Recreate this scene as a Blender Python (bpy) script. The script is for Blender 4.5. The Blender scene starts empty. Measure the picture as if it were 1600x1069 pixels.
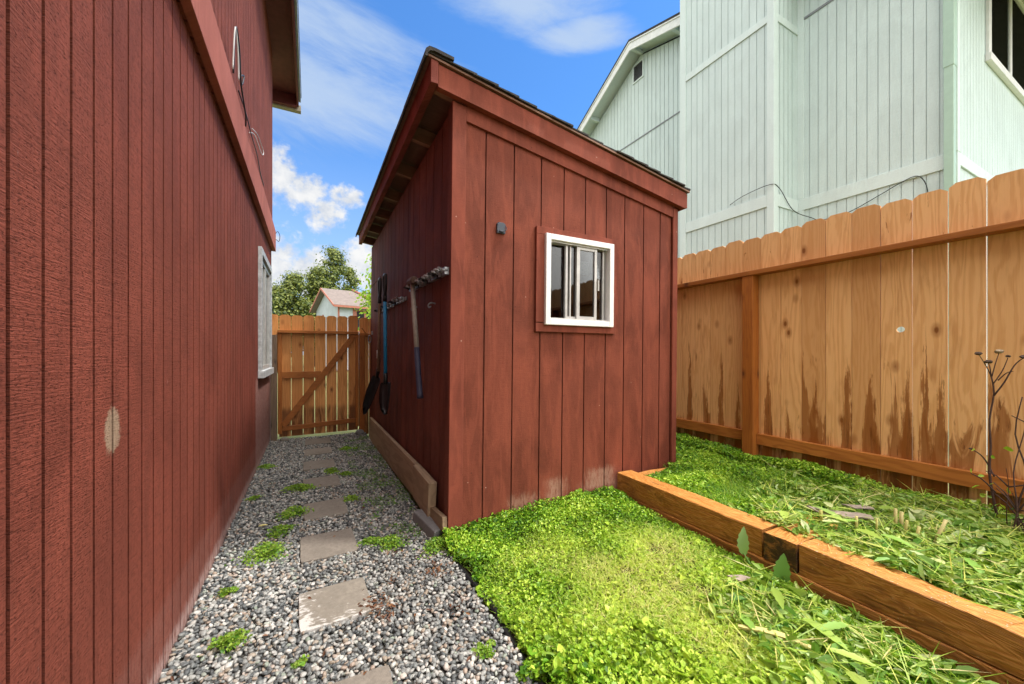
import bpy, bmesh, math, random
import numpy as np
from mathutils import Vector, Matrix, noise as mnoise
random.seed(7); np.random.seed(7)
C = bpy.context.scene
COL = C.collection
R = math.radians
# ---------------------------------------------------------------- camera, sky, sun, exposure
cd = bpy.data.cameras.new('camera'); cam = bpy.data.objects.new('camera', cd); COL.objects.link(cam)
cam.location = (0, 0, 1.15); cam.rotation_euler = (R(90), 0, R(-27.7))
cd.sensor_width = 36; cd.lens = 36*600/1600; cd.shift_y = 18.5/1600
cd.clip_start = 0.05; cd.clip_end = 2000
C.camera = cam
C.render.resolution_x = 1024; C.render.resolution_y = 684
SUN_EL, SUN_AZ = 63, 116          # azimuth measured clockwise from +Y (the way along the path)
se, sa = R(SUN_EL), R(SUN_AZ)
sd = Vector((math.sin(sa)*math.cos(se), math.cos(sa)*math.cos(se), math.sin(se)))
sl = bpy.data.lights.new('sun', 'SUN'); sun = bpy.data.objects.new('sun', sl); COL.objects.link(sun)
sun.rotation_euler = sd.to_track_quat('Z', 'Y').to_euler(); sun.location = (0, -3, 12)
sl.energy = 1.35; sl.angle = R(5); sl.color = (1, .95, .87)
C.view_settings.view_transform = 'Standard'; C.view_settings.look = 'None'
C.view_settings.exposure = 1.4; C.view_settings.gamma = 1

class NT:
    """tiny node helper"""
    def __init__(s, tree): s.t = tree; s.n = tree.nodes; s.l = tree.links
    def add(s, kind, ins=None, **kw):
        n = s.n.new(kind)
        for k, v in kw.items(): setattr(n, k, v)
        for k, v in (ins or {}).items():
            i = n.inputs[k]
            if isinstance(v, bpy.types.NodeSocket): s.l.new(v, i)
            else: i.default_value = v
        return n
    def m(s, op, a, b=0.0, c=None, clamp=False):
        n = s.n.new('ShaderNodeMath'); n.operation = op; n.use_clamp = clamp
        for i, v in enumerate((a, b, c)):
            if v is None: continue
            if isinstance(v, bpy.types.NodeSocket): s.l.new(v, n.inputs[i])
            else: n.inputs[i].default_value = v
        return n.outputs[0]
    def ss(s, v, lo, hi, a=0.0, b=1.0):
        n = s.add('ShaderNodeMapRange', interpolation_type='SMOOTHSTEP')
        for k, x in (('Value', v), ('From Min', lo), ('From Max', hi), ('To Min', a), ('To Max', b)):
            if isinstance(x, bpy.types.NodeSocket): s.l.new(x, n.inputs[k])
            else: n.inputs[k].default_value = x
        return n.outputs[0]
    def mix(s, f, a, b, mode='MIX'):
        n = s.n.new('ShaderNodeMix'); n.data_type = 'RGBA'; n.blend_type = mode
        for i, v in ((0, f), (6, a), (7, b)):
            if isinstance(v, bpy.types.NodeSocket): s.l.new(v, n.inputs[i])
            else: n.inputs[i].default_value = v if i == 0 else (*v, 1)
        return n.outputs[2]
    def noise(s, vec, scale, detail=4, rough=.55, dist=0):
        n = s.add('ShaderNodeTexNoise', {'Vector': vec, 'Scale': scale, 'Detail': detail, 'Roughness': rough, 'Distortion': dist})
        return n.outputs[0]
    def xyz(s, x, y, z):
        n = s.n.new('ShaderNodeCombineXYZ')
        for i, v in enumerate((x, y, z)):
            if isinstance(v, bpy.types.NodeSocket): s.l.new(v, n.inputs[i])
            else: n.inputs[i].default_value = v
        return n.outputs[0]
    def sep(s, v):
        n = s.add('ShaderNodeSeparateXYZ', {0: v}); return n.outputs[0], n.outputs[1], n.outputs[2]
    def ramp(s, f, stops):
        n = s.n.new('ShaderNodeValToRGB'); s.l.new(f, n.inputs[0]); e = n.color_ramp.elements
        while len(e) < len(stops): e.new(.5)
        for i, (p, c) in enumerate(stops): e[i].position = p; e[i].color = (*c, 1)
        return n.outputs[0]

W = bpy.data.worlds.new('World'); C.world = W; W.use_nodes = True
w = NT(W.node_tree); w.n.clear()
sky = w.add('ShaderNodeTexSky', sky_type='NISHITA', sun_disc=False)
sky.sun_elevation = se; sky.sun_rotation = sa; sky.air_density = 1.0; sky.dust_density = 0.4; sky.ozone_density = 2.2
gen = w.add('ShaderNodeTexCoord').outputs['Generated']
gx, gy, gz = w.sep(gen)
hl = w.m('POWER', w.m('ADD', w.m('MULTIPLY', gx, gx), w.m('MULTIPLY', gy, gy)), .5)
u = w.m('ARCTAN2', gx, gy)                      # azimuth from +Y
v = w.m('DIVIDE', gz, w.m('MAXIMUM', hl, .05))  # tan(elevation)
uv = w.xyz(u, v, 0)
n1 = w.noise(uv, 13, 9, .62); n2 = w.noise(w.xyz(w.m('MULTIPLY', u, 2.2), w.m('MULTIPLY', w.m('ADD', v, w.m('MULTIPLY', u, .22)), 6), 3), 1.3, 9, .6, .35)
n3 = w.noise(uv, 34, 6, .6)
def blob(cu, cv, a, b):
    x = w.m('DIVIDE', w.m('SUBTRACT', u, cu), a); y = w.m('DIVIDE', w.m('SUBTRACT', v, cv), b)
    return w.m('SUBTRACT', 1, w.m('ADD', w.m('MULTIPLY', x, x), w.m('MULTIPLY', y, y)))
cum = None
for b in [(-.075, .40, .075, .075), (-.01, .37, .06, .055), (.03, .33, .05, .055), (.075, .375, .05, .03), (-.06, .19, .06, .09), (.0, .185, .075, .075), (.12, .22, .07, .07), (.30, .2, .2, .1), (-.4, .3, .25, .12), (1.0, .2, .5, .1), (-1.2, .25, .4, .1), (2.4, .3, .5, .15)]:
    q = blob(*b); cum = q if cum is None else w.m('MAXIMUM', cum, q)
cum = w.m('MAXIMUM', cum, -1.2)
cm = w.ss(w.m('ADD', w.m('ADD', w.m('MULTIPLY', cum, .85), .12), w.m('MULTIPLY', w.m('SUBTRACT', w.m('ADD', w.m('MULTIPLY', n1, .6), w.m('MULTIPLY', n3, .4)), .5), 4.6)), .0, .95)
cir = None
for b in [(.0, .66, .3, .17), (.54, .93, .22, .09), (.66, .82, .12, .05), (-1.2, .8, .6, .3), (2.2, .8, .6, .3)]:
    q = blob(*b); cir = q if cir is None else w.m('MAXIMUM', cir, q)
cir = w.m('MULTIPLY', w.ss(w.m('ADD', w.m('MULTIPLY', w.m('MAXIMUM', cir, -1.5), .45), w.m('MULTIPLY', w.m('SUBTRACT', n2, .5), 1.9)), -.3, .6), .85)
skyc = w.mix(1.0, sky.outputs[0], (.30, .54, .76), 'MULTIPLY')
skyc = w.mix(w.ss(v, .62, .02, 0, .62), skyc, (1.75, 2.15, 2.65))
ccol = w.mix(w.ss(n1, .35, .65), (1.9, 2.05, 2.3), (2.8, 2.8, 2.8))
c1 = w.mix(cir, skyc, (1.6, 2.0, 2.6))
c2 = w.mix(cm, c1, ccol)
# bright broken cloud deck overhead and behind, unseen, added for soft neutral light
dot = w.m('ADD', w.m('ADD', w.m('MULTIPLY', gx, sd.x), w.m('MULTIPLY', gy, sd.y)), w.m('MULTIPLY', gz, sd.z))
n4 = w.noise(gen, 2.6, 7, .6, .3)
back = w.m('MAXIMUM', w.m('MULTIPLY', w.m('SUBTRACT', gz, .78), 6), w.m('MAXIMUM', w.m('SUBTRACT', w.m('MULTIPLY', gy, -2.2), .9), w.m('SUBTRACT', w.m('MULTIPLY', gx, -2.2), .75)))
fill_deck = w.ss(w.m('ADD', w.m('MINIMUM', back, 1.2), w.m('MULTIPLY', w.m('SUBTRACT', n4, .5), 1.6)), .0, .55)
dcol = w.mix(w.ss(dot, .2, .98), (5.4, 5.35, 5.25), (16.0, 15.2, 14.2))
c2 = w.mix(fill_deck, c2, dcol)
bg = w.add('ShaderNodeBackground', {'Color': c2, 'Strength': 0.13})
w.l.new(bg.outputs[0], w.add('ShaderNodeOutputWorld').inputs[0])

# ---------------------------------------------------------------- helpers
def pin(px, py, X=None, Y=None, Z=None): pass
def tag(o, label=None, cat=None, group=None, kind=None):
    if label: o['label'] = label
    if cat: o['category'] = cat
    if group: o['group'] = group
    if kind: o['kind'] = kind
    return o
def thing(name, loc, label, cat, group=None, rz=0):
    o = bpy.data.objects.new(name, None); COL.objects.link(o); o.location = loc; o.rotation_euler = (0, 0, rz)
    o.empty_display_size = .1
    return tag(o, label, cat, group)
class MB:
    def __init__(s): s.v = []; s.f = []; s.c = []
    def add(s, vs, fs, c=None):
        if c is None: c = (random.random(), random.random(), random.random())
        k = len(s.v); s.v += [tuple(p) for p in vs]; s.f += [tuple(i+k for i in f) for f in fs]; s.c += [c]*len(vs)
        return s
    def box(s, x0, x1, y0, y1, z0, z1, c=None):
        return s.add([(x0,y0,z0),(x1,y0,z0),(x1,y1,z0),(x0,y1,z0),(x0,y0,z1),(x1,y0,z1),(x1,y1,z1),(x0,y1,z1)],
                     [(0,3,2,1),(4,5,6,7),(0,1,5,4),(1,2,6,5),(2,3,7,6),(3,0,4,7)], c)
    def prism(s, poly, ext, c=None):
        n = len(poly); e = Vector(ext)
        vs = [Vector(p) for p in poly]; vs += [p+e for p in vs]
        return s.add(vs, [tuple(range(n)), tuple(range(2*n-1, n-1, -1))]+[(i, i+n, (i+1) % n+n, (i+1) % n) for i in range(n)], c)
    def beam(s, a, b, w_, h, up=(0, 0, 1), c=None):
        a, b = Vector(a), Vector(b); d = (b-a).normalized(); sx = d.cross(Vector(up)).normalized(); uz = sx.cross(d)
        q = [sx*i*w_/2+uz*j*h/2 for i, j in ((-1,-1),(1,-1),(1,1),(-1,1))]
        return s.add([a+p for p in q]+[b+p for p in q], [(0,3,2,1),(4,5,6,7),(0,1,5,4),(1,2,6,5),(2,3,7,6),(3,0,4,7)], c)
    def tube(s, pts, rad, n=8, c=None, cap=True):
        pts = [Vector(p) for p in pts]
        if not hasattr(rad, '__len__'): rad = [rad]*len(pts)
        vs = []; prev = None
        for i, p in enumerate(pts):
            d = (pts[min(i+1, len(pts)-1)]-pts[max(i-1, 0)]).normalized()
            r_ = prev if prev is not None else (Vector((0,0,1)) if abs(d.z) < .9 else Vector((1,0,0)))
            x = (r_-d*r_.dot(d)).normalized(); prev = x; y = d.cross(x)
            for k in range(n):
                a = 2*math.pi*k/n; vs.append(p+(x*math.cos(a)+y*math.sin(a))*rad[i])
        fs = [(i*n+k, i*n+(k+1) % n, (i+1)*n+(k+1) % n, (i+1)*n+k) for i in range(len(pts)-1) for k in range(n)]
        if cap: fs += [tuple(range(n-1, -1, -1)), tuple((len(pts)-1)*n+k for k in range(n))]
        return s.add(vs, fs, c)
    def build(s, name, mat, parent=None, bevel=0, smooth=False, shear=None):
        off = Vector(parent_loc(parent))
        me = bpy.data.meshes.new(name)
        vs = [Vector(p) for p in s.v]
        if shear: vs = [Vector((p.x+shear*(p.z-.05), p.y, p.z)) for p in vs]
        me.from_pydata([p-off for p in vs], [], s.f); me.update()
        at = me.attributes.new('var', 'FLOAT_COLOR', 'POINT')
        at.data.foreach_set('color', [x for c in s.c for x in (*c, 1)])
        bm = bmesh.new(); bm.from_mesh(me); bmesh.ops.recalc_face_normals(bm, faces=bm.faces); bm.to_mesh(me); bm.free()
        if smooth: me.polygons.foreach_set('use_smooth', [True]*len(me.polygons))
        me.materials.append(mat)
        o = bpy.data.objects.new(name, me); COL.objects.link(o)
        if parent: o.parent = parent
        if bevel:
            b = o.modifiers.new('bevel', 'BEVEL'); b.width = bevel; b.segments = 2; b.limit_method = 'ANGLE'
        return o
def parent_loc(p):
    if p is None: return (0, 0, 0)
    l = Vector(p.location)
    while p.parent: p = p.parent; l += Vector(p.location)
    return l
def npmesh(name, V, F, col, mat, parent=None, smooth=False):
    """V (n,3), F (m,k), col (n,3)"""
    V = np.asarray(V, np.float32) - np.array(parent_loc(parent), np.float32)
    me = bpy.data.meshes.new(name); m_, k = F.shape
    me.vertices.add(len(V)); me.vertices.foreach_set('co', V.ravel())
    me.loops.add(m_*k); me.loops.foreach_set('vertex_index', F.astype(np.int32).ravel())
    me.polygons.add(m_); me.polygons.foreach_set('loop_start', np.arange(0, m_*k, k, dtype=np.int32))
    me.polygons.foreach_set('use_smooth', np.full(m_, smooth))
    me.update(calc_edges=True)
    at = me.attributes.new('var', 'FLOAT_COLOR', 'POINT')
    at.data.foreach_set('color', np.concatenate([col, np.ones((len(V), 1))], 1).astype(np.float32).ravel())
    me.materials.append(mat)
    o = bpy.data.objects.new(name, me); COL.objects.link(o)
    if parent: o.parent = parent
    return o
def nz(x, y, s=1.0, z=0.0): return mnoise.noise(Vector((x*s, y*s, z)))

# ---------------------------------------------------------------- materials
def newmat(name):
    m = bpy.data.materials.new(name); m.use_nodes = True; t = NT(m.node_tree); t.n.clear()
    return m, t
def finish(t, col, rough=.6, bump=None, bs=.3, bd=.01, spec=.4, metal=0, **kw):
    ins = {'Roughness': rough, 'Specular IOR Level': spec, 'Metallic': metal}
    p = t.add('ShaderNodeBsdfPrincipled', ins)
    if isinstance(col, bpy.types.NodeSocket): t.l.new(col, p.inputs[0])
    else: p.inputs[0].default_value = (*col, 1)
    for k, x in kw.items(): p.inputs[k.replace('_', ' ')].default_value = x
    if bump is not None:
        b = t.add('ShaderNodeBump', {'Height': bump, 'Strength': bs, 'Distance': bd}); t.l.new(b.outputs[0], p.inputs['Normal'])
    t.l.new(p.outputs[0], t.add('ShaderNodeOutputMaterial').inputs[0])
    return p
def wpos(t): return t.add('ShaderNodeNewGeometry').outputs['Position']
def var(t): return t.sep(t.add('ShaderNodeAttribute', attribute_name='var').outputs['Color'])
def plain(name, col, rough=.5, spec=.4, metal=0, grime=.15, sc=12, bs=.15):
    m, t = newmat(name); p = wpos(t)
    n = t.noise(p, sc, 5, .65); n2 = t.noise(p, sc*9, 3)
    c = t.mix(t.ss(n, .3, .75), tuple(x*(1-grime) for x in col), tuple(min(1, x*(1+grime*.5)) for x in col))
    finish(t, c, rough, n2, bs, .002, spec, metal); return m
def paint_siding(name, base, rough=.75, saw=1.0, wear=None, spots=(), worn=(.45, .3, .25), var_amt=.22, saturate=1, cracks=0, specks=0):
    """painted rough-sawn plywood siding: horizontal saw marks, vertical grain, soft blotches, chips where wear says"""
    m, t = newmat(name); p = wpos(t); x, y, z = t.sep(p); h = t.m('ADD', x, y)
    big = t.noise(p, 1.7, 4, .6)
    saw1 = t.noise(t.xyz(t.m('MULTIPLY', h, 9), t.m('MULTIPLY', z, 210), 0), 1, 3, .6, .3)
    saw2 = t.noise(t.xyz(t.m('MULTIPLY', h, 30), t.m('MULTIPLY', t.m('ADD', z, t.m('MULTIPLY', h, .06)), 420), 4), 1, 2, .6)
    grain = t.noise(t.xyz(t.m('MULTIPLY', h, 150), t.m('MULTIPLY', z, 6), 1), 1, 4, .65)
    rg = t.noise(p, 55, 5, .7)
    patch = t.noise(t.xyz(t.m('MULTIPLY', h, 4.5), t.m('MULTIPLY', z, 1.6), 7), 1, 5, .62, .6)
    dk = tuple(c*(1-var_amt) for c in base); lt = tuple(min(1, c*(1+var_amt*1.1)) for c in base)
    c = t.mix(t.ss(patch, .35, .66), dk, lt)
    c = t.mix(t.ss(big, .35, .7, 0, .5), c, tuple(.5*a+.5*b for a, b in zip(base, (base[0]*1.05, base[0]*.31, base[0]*.20))) if base[0] > base[1]*1.5 else lt)
    hh = t.m('ADD', t.m('ADD', t.m('MULTIPLY', saw1, .55), t.m('MULTIPLY', saw2, .35)), t.m('ADD', t.m('MULTIPLY', grain, .35), t.m('MULTIPLY', rg, .5)))
    c = t.mix(t.ss(hh, .95, .68, 0, min(1, .5*saw)), c, tuple(q*.5 for q in base))
    pit = t.noise(t.xyz(t.m('MULTIPLY', h, 90), t.m('MULTIPLY', z, 240), 11), 1, 4, .7)
    c = t.mix(t.ss(pit, .57, .68, 0, min(1, .6*saw)), c, tuple(q*.35 for q in base))
    hh = t.m('SUBTRACT', hh, t.m('MULTIPLY', t.ss(pit, .55, .7), .5))
    chips = t.noise(t.xyz(t.m('MULTIPLY', h, 26), t.m('MULTIPLY', z, 9), 3), 1, 6, .7)
    if cracks:
        c = t.mix(t.ss(chips, .69, .73, 0, cracks), c, worn)
    if wear:                                    # bands of scuffed paint, (axis value from the wall's own coordinates)
        for (z0, z1, h0, h1, amt) in wear:
            mz = t.m('MULTIPLY', t.ss(z, z0-.03, z0+.02), t.ss(z, z1+.05, z1-.04))
            mh = t.m('MULTIPLY', t.ss(h, h0-.08, h0+.06), t.ss(h, h1+.08, h1-.06))
            k = t.m('MULTIPLY', mz, mh)
            pn = t.noise(t.xyz(t.m('MULTIPLY', h, 60), t.m('MULTIPLY', z, 18), 9), 1, 6, .72)
            c = t.mix(t.m('MULTIPLY', t.ss(t.m('ADD', pn, t.m('MULTIPLY', k, .25)), .50, .85), t.m('MULTIPLY', k, amt)), c, worn)
    if specks:
        vo = t.add('ShaderNodeTexVoronoi', {'Vector': t.xyz(t.m('MULTIPLY', h, 9), t.m('MULTIPLY', z, 6.5), 2), 'Scale': 1.0, 'Randomness': 1.0})
        c = t.mix(t.ss(vo.outputs[0], .030, .018, 0, specks), c, (.62, .45, .38))
        vo2 = t.add('ShaderNodeTexVoronoi', {'Vector': t.xyz(t.m('MULTIPLY', h, 9.8), t.m('MULTIPLY', z, 5.1), 8), 'Scale': 1.0, 'Randomness': .5})
        c = t.mix(t.ss(vo2.outputs[0], .034, .022, 0, specks), c, (.05, .015, .012))
        drip = t.noise(t.xyz(t.m('MULTIPLY', h, 16), t.m('MULTIPLY', z, 2.2), 5), 1, 6, .6, .9)
        c = t.mix(t.ss(drip, .50, .60, 0, .38), c, tuple(min(1, q*1.45) for q in base))
        c = t.mix(t.ss(drip, .42, .34, 0, .35), c, tuple(q*.7 for q in base))
    for (sh, sz, ra, rb, colr, amt) in spots:
        a = t.m('DIVIDE', t.m('SUBTRACT', h, sh), ra); b = t.m('DIVIDE', t.m('SUBTRACT', z, sz), rb)
        dd = t.m('ADD', t.m('POWER', t.m('ADD', t.m('MULTIPLY', a, a), t.m('MULTIPLY', b, b)), .5), t.m('MULTIPLY', t.m('SUBTRACT', rg, .5), 1.1))
        c = t.mix(t.ss(dd, 1.05, .75, 0, amt), c, colr)
    finish(t, c, rough, hh, .75*saw, .006, .14); return m
def cedar(name, a, b, dark, axis='z', stain=0, knots=1, rough=.6, gs=1.0, moist=0, zb=.3, tongues=()):
    """sawn wood, grain along axis, each board shifted by its own 'var'"""
    m, t = newmat(name); p = wpos(t); X, Y, Z = t.sep(p); r1, r2, r3 = var(t)
    ac = {'z': (t.m('ADD', X, Y), t.m('SUBTRACT', X, Y), Z), 'y': (X, Z, Y), 'x': (Y, Z, X)}[axis]
    sh = t.m('MULTIPLY', r1, 37)
    q1 = t.m('ADD', ac[0], sh); q2 = t.m('ADD', ac[1], t.m('MULTIPLY', r2, 11)); L = t.m('ADD', ac[2], t.m('MULTIPLY', r3, 19))
    wv = t.noise(t.xyz(t.m('MULTIPLY', q1, 5), t.m('MULTIPLY', q2, 5), t.m('MULTIPLY', L, .8)), 1, 4, .5, .4)
    ring = t.m('SINE', t.m('ADD', t.m('MULTIPLY', q1, 170*gs), t.m('MULTIPLY', wv, 60*gs)))
    fine = t.noise(t.xyz(t.m('MULTIPLY', q1, 260), t.m('MULTIPLY', q2, 260), t.m('MULTIPLY', L, 5)), 1, 3, .6)
    g = t.m('ADD', t.m('MULTIPLY', t.ss(ring, -.6, 1), .34), t.m('MULTIPLY', fine, .66))
    c = t.mix(t.ss(g, .2, .95), a, b)
    c = t.mix(t.m('MULTIPLY', t.ss(r2, .0, 1), .55), c, tuple(.6*x_+.4*y_ for x_, y_ in zip(b, dark)), 'MIX')
    blot = t.noise(t.xyz(t.m('MULTIPLY', q1, 9), t.m('MULTIPLY', q2, 9), t.m('MULTIPLY', L, 2.4)), 1, 4, .6, .5)
    c = t.mix(t.ss(blot, .5, .75, 0, .5), c, tuple(.5*x_+.5*y_ for x_, y_ in zip(b, dark)))
    if knots:
        vo = t.add('ShaderNodeTexVoronoi', {'Vector': t.xyz(t.m('MULTIPLY', q1, 6), t.m('MULTIPLY', q2, .2), t.m('MULTIPLY', L, 3.2)), 'Scale': 1.0}).outputs[0]
        kd = t.m('ADD', vo, t.m('MULTIPLY', t.m('SUBTRACT', fine, .5), .05))
        c = t.mix(t.ss(kd, .09, .04, 0, .9), c, tuple(x_*.55 for x_ in dark))
        c = t.mix(t.m('MULTIPLY', t.ss(kd, .20, .08), .5), c, dark)
    if stain:                                   # sap and rain stains running up from the rail, each board its own tongue
        tn = t.noise(t.xyz(t.m('MULTIPLY', q1, 11), t.m('MULTIPLY', r2, 40), t.m('MULTIPLY', L, 1.5)), 1, 5, .62, .7)
        hgt = t.m('ADD', t.m('MULTIPLY', tn, 3.3), t.m('MULTIPLY', t.m('SUBTRACT', t.m('POWER', r3, 1.5), .25), .8))
        k = t.m('SUBTRACT', hgt, t.m('ADD', t.m('MULTIPLY', t.m('SUBTRACT', Z, zb), .95), 1.70))
        top = t.ss(Z, 1.86, 1.80)
        k = t.m('MULTIPLY', t.ss(k, -.03, .22), top)
        c = t.mix(t.m('MULTIPLY', t.m('MULTIPLY', k, stain), t.ss(g, .05, .6, .95, .72)), c, dark)
        tn2 = t.noise(t.xyz(t.m('MULTIPLY', q1, 30), t.m('MULTIPLY', r1, 40), t.m('MULTIPLY', L, 5)), 1, 5, .62, .7)
        c = t.mix(t.m('MULTIPLY', t.m('MULTIPLY', t.ss(tn2, .6, .64), k), .6), c, tuple(x_*.35 for x_ in dark))
        t2 = t.m('MULTIPLY', t.ss(tn2, .64, .68), t.ss(Z, 1.80, 1.86))
        c = t.mix(t.m('MULTIPLY', t2, .7), c, dark)
        low = t.m('MULTIPLY', t.ss(Z, .46, .36), t.ss(tn, .3, .62))
        c = t.mix(t.m('MULTIPLY', low, .8), c, tuple(x_*.4 for x_ in dark))
    if tongues:
        wob = t.noise(t.xyz(t.m('MULTIPLY', Y, 5), 0, t.m('MULTIPLY', Z, 3.5)), 1, 5, .65, .4); wob2 = t.noise(t.xyz(t.m('MULTIPLY', Y, 55), 2, t.m('MULTIPLY', Z, 2.6)), 1, 5, .72)
        kk = None
        for (ty, tw, tt) in tongues:
            f = t.m('DIVIDE', t.m('SUBTRACT', Z, .30), tt-.30, clamp=True)
            wdt = t.m('MULTIPLY', t.m('SUBTRACT', 1.05, t.m('POWER', f, 1.3)), tw)
            dy = t.m('ABSOLUTE', t.m('ADD', t.m('SUBTRACT', Y, ty), t.m('ADD', t.m('MULTIPLY', t.m('SUBTRACT', wob, .5), .07), t.m('MULTIPLY', t.m('SUBTRACT', wob2, .5), .10))))
            q = t.m('DIVIDE', t.m('SUBTRACT', wdt, dy), .012)
            q = t.m('MULTIPLY', q, t.ss(Z, tt+.01, tt-.03))
            kk = q if kk is None else t.m('MAXIMUM', kk, q)
        kk = t.ss(kk, 0, 1)
        c = t.mix(t.m('MULTIPLY', kk, t.ss(g, .05, .6, .97, .78)), c, dark)
        c = t.mix(t.m('MULTIPLY', t.m('MULTIPLY', kk, t.ss(wob2, .52, .66)), .6), c, tuple(x_*.4 for x_ in dark))
    finish(t, c, rough, g, .35, .003, .35); return m

RED = (.182, .048, .028)
M = {}
M['house_red'] = paint_siding('house_red_siding', (.240, .062, .040), saw=1.35, var_amt=.2, cracks=.35,
    wear=[(-.05, .07, -9, 9, 1.0), (.05, .25, -9, 9, .12), (.05, .9, 4.0, 6.4, .5)], spots=[(1.423-.474, .942, .050, .066, (.42, .32, .22), .72), (.98-.474, .95, .012, .02, (.6, .5, .45), .8)], worn=(.50, .34, .31))
M['house_red_band'] = paint_siding('house_red_trim', (.40, .13, .095), saw=.45, var_amt=.15, cracks=.3, worn=(.15, .06, .05))
M['shed_red'] = paint_siding('shed_red_siding', RED, saw=.5, var_amt=.26, cracks=.2, specks=.85,
    wear=[(.03, .20, 3.42, 3.66, .5), (.12, .27, 3.72, 3.90, .65), (.14, .29, 4.08, 4.36, .65), (.05, .2, 4.0, 4.6, .3)], worn=(.42, .26, .19))
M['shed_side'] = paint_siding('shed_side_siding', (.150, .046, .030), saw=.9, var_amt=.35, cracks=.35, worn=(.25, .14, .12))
M['shed_trim'] = paint_siding('shed_red_trim', (.195, .051, .031), saw=.35, var_amt=.2, cracks=.3, specks=.85, worn=(.45, .25, .2))
M['shed_fascia'] = paint_siding('weathered_fascia', (.20, .055, .042), saw=.5, var_amt=.3, cracks=.9, worn=(.5, .36, .3))
M['rafter'] = cedar('bare_rafter', (.30, .16, .10), (.20, .10, .06), (.08, .04, .025), 'x', knots=1)
M['mint'] = paint_siding('mint_siding', (.565, .668, .655), saw=.4, var_amt=.05, cracks=.35, worn=(.35, .42, .40), rough=.65)
M['mint_trim'] = paint_siding('mint_trim', (.62, .72, .705), saw=.3, var_amt=.04, cracks=.3, worn=(.38, .45, .42), rough=.6)
M['mint_metal'] = plain('green_downspout', (.37, .52, .43), .45, grime=.06, bs=.05)
M['white'] = plain('white_vinyl', (.80, .80, .79), .4, grime=.07, bs=.03)
M['white_wood'] = plain('white_rake', (.74, .77, .75), .5, grime=.1, bs=.1)
M['weather_white'] = plain('weathered_white_paint', (.50, .52, .53), .6, grime=.35, sc=18)
M['alu'] = plain('aluminium_sash', (.52, .51, .49), .42, metal=.3, grime=.2)
M['cedar'] = cedar('cedar_boards', (.82, .475, .205), (.66, .335, .120), (.26, .078, .009), 'z', stain=.98, tongues=[(2.63, .035, 1.42), (2.44, .022, .90), (2.29, .035, 1.28), (2.13, .035, .95), (1.87, .045, 1.12), (1.72, .03, .80), (1.53, .045, 1.0), (1.33, .045, 1.14), (1.20, .055, 1.08), (1.015, .038, 1.10), (.935, .035, 1.40), (.87, .045, 1.05), (.80, .012, .7), (-.1, .05, 1.2), (.25, .04, 1.0)])
M['cedar_gate'] = cedar('gate_cedar_boards', (.78, .37, .12), (.58, .235, .062), (.24, .068, .012), 'z', stain=.75, zb=.1)
M['stain_y'] = cedar('stained_rail', (.48, .175, .034), (.33, .105, .018), (.15, .04, .007), 'y', gs=1.2)
M['stain_x'] = cedar('stained_gate_rail', (.42, .145, .028), (.29, .088, .016), (.12, .03, .006), 'x', gs=1.2)
M['stain_z'] = cedar('stained_post', (.42, .14, .022), (.30, .088, .014), (.13, .035, .006), 'z', gs=1.2)
M['grey_post'] = cedar('weathered_post', (.20, .13, .085), (.12, .08, .05), (.05, .03, .02), 'z')
M['skirt'] = cedar('weathered_skirt_board', (.40, .285, .18), (.27, .185, .115), (.07, .042, .028), 'y', gs=.8)
def timber_mat(name, axis, dk=0):
    m, t = newmat(name); p = wpos(t); X, Y, Z = t.sep(p); r1, r2, r3 = var(t)
    a, L = (X, Y) if axis == 'y' else (Y, X)
    L = t.m('ADD', L, t.m('MULTIPLY', r1, 9))
    nrm = t.sep(t.add('ShaderNodeNewGeometry').outputs['True Normal'])[2]
    wv = t.noise(t.xyz(t.m('MULTIPLY', a, 7), t.m('MULTIPLY', Z, 7), t.m('MULTIPLY', L, 1.6)), 1, 4, .55, .5)
    ring = t.m('SINE', t.m('MULTIPLY', t.m('ADD', t.m('ADD', a, Z), t.m('MULTIPLY', wv, .35)), 330))
    fine = t.noise(t.xyz(t.m('MULTIPLY', a, 240), t.m('MULTIPLY', Z, 240), t.m('MULTIPLY', L, 9)), 1, 4, .65)
    g = t.m('ADD', t.m('MULTIPLY', ring, .22), fine)
    c = t.mix(t.ss(g, .25, .85), (.40, .155, .026), (.60, .275, .075))
    # blotches and tone darker on the sides, paler on the top
    bl = t.noise(t.xyz(t.m('MULTIPLY', a, 12), t.m('MULTIPLY', Z, 20), t.m('MULTIPLY', L, 5)), 1, 6, .68, .6)
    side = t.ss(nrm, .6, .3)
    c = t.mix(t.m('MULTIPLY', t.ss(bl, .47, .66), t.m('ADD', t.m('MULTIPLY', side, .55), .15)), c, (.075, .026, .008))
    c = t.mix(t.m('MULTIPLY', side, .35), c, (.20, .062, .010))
    c = t.mix(t.ss(t.noise(t.xyz(t.m('MULTIPLY', a, 30), t.m('MULTIPLY', Z, 60), t.m('MULTIPLY', L, 2.2)), 1, 5, .7, .4), .62, .70, 0, .85), c, (.03, .012, .005))
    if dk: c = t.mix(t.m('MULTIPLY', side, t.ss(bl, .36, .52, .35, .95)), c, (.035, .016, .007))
    sp = t.noise(p, 120, 4, .6)
    c = t.mix(t.m('MULTIPLY', t.ss(sp, .68, .72), t.ss(bl, .35, .55)), c, (.55, .42, .25))
    finish(t, c, .55, g, .6, .005, .4); return m
M['timber_y'] = timber_mat('landscape_timber_wood', 'y'); M['timber_x'] = timber_mat('landscape_timber_end', 'x', 1)
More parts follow.
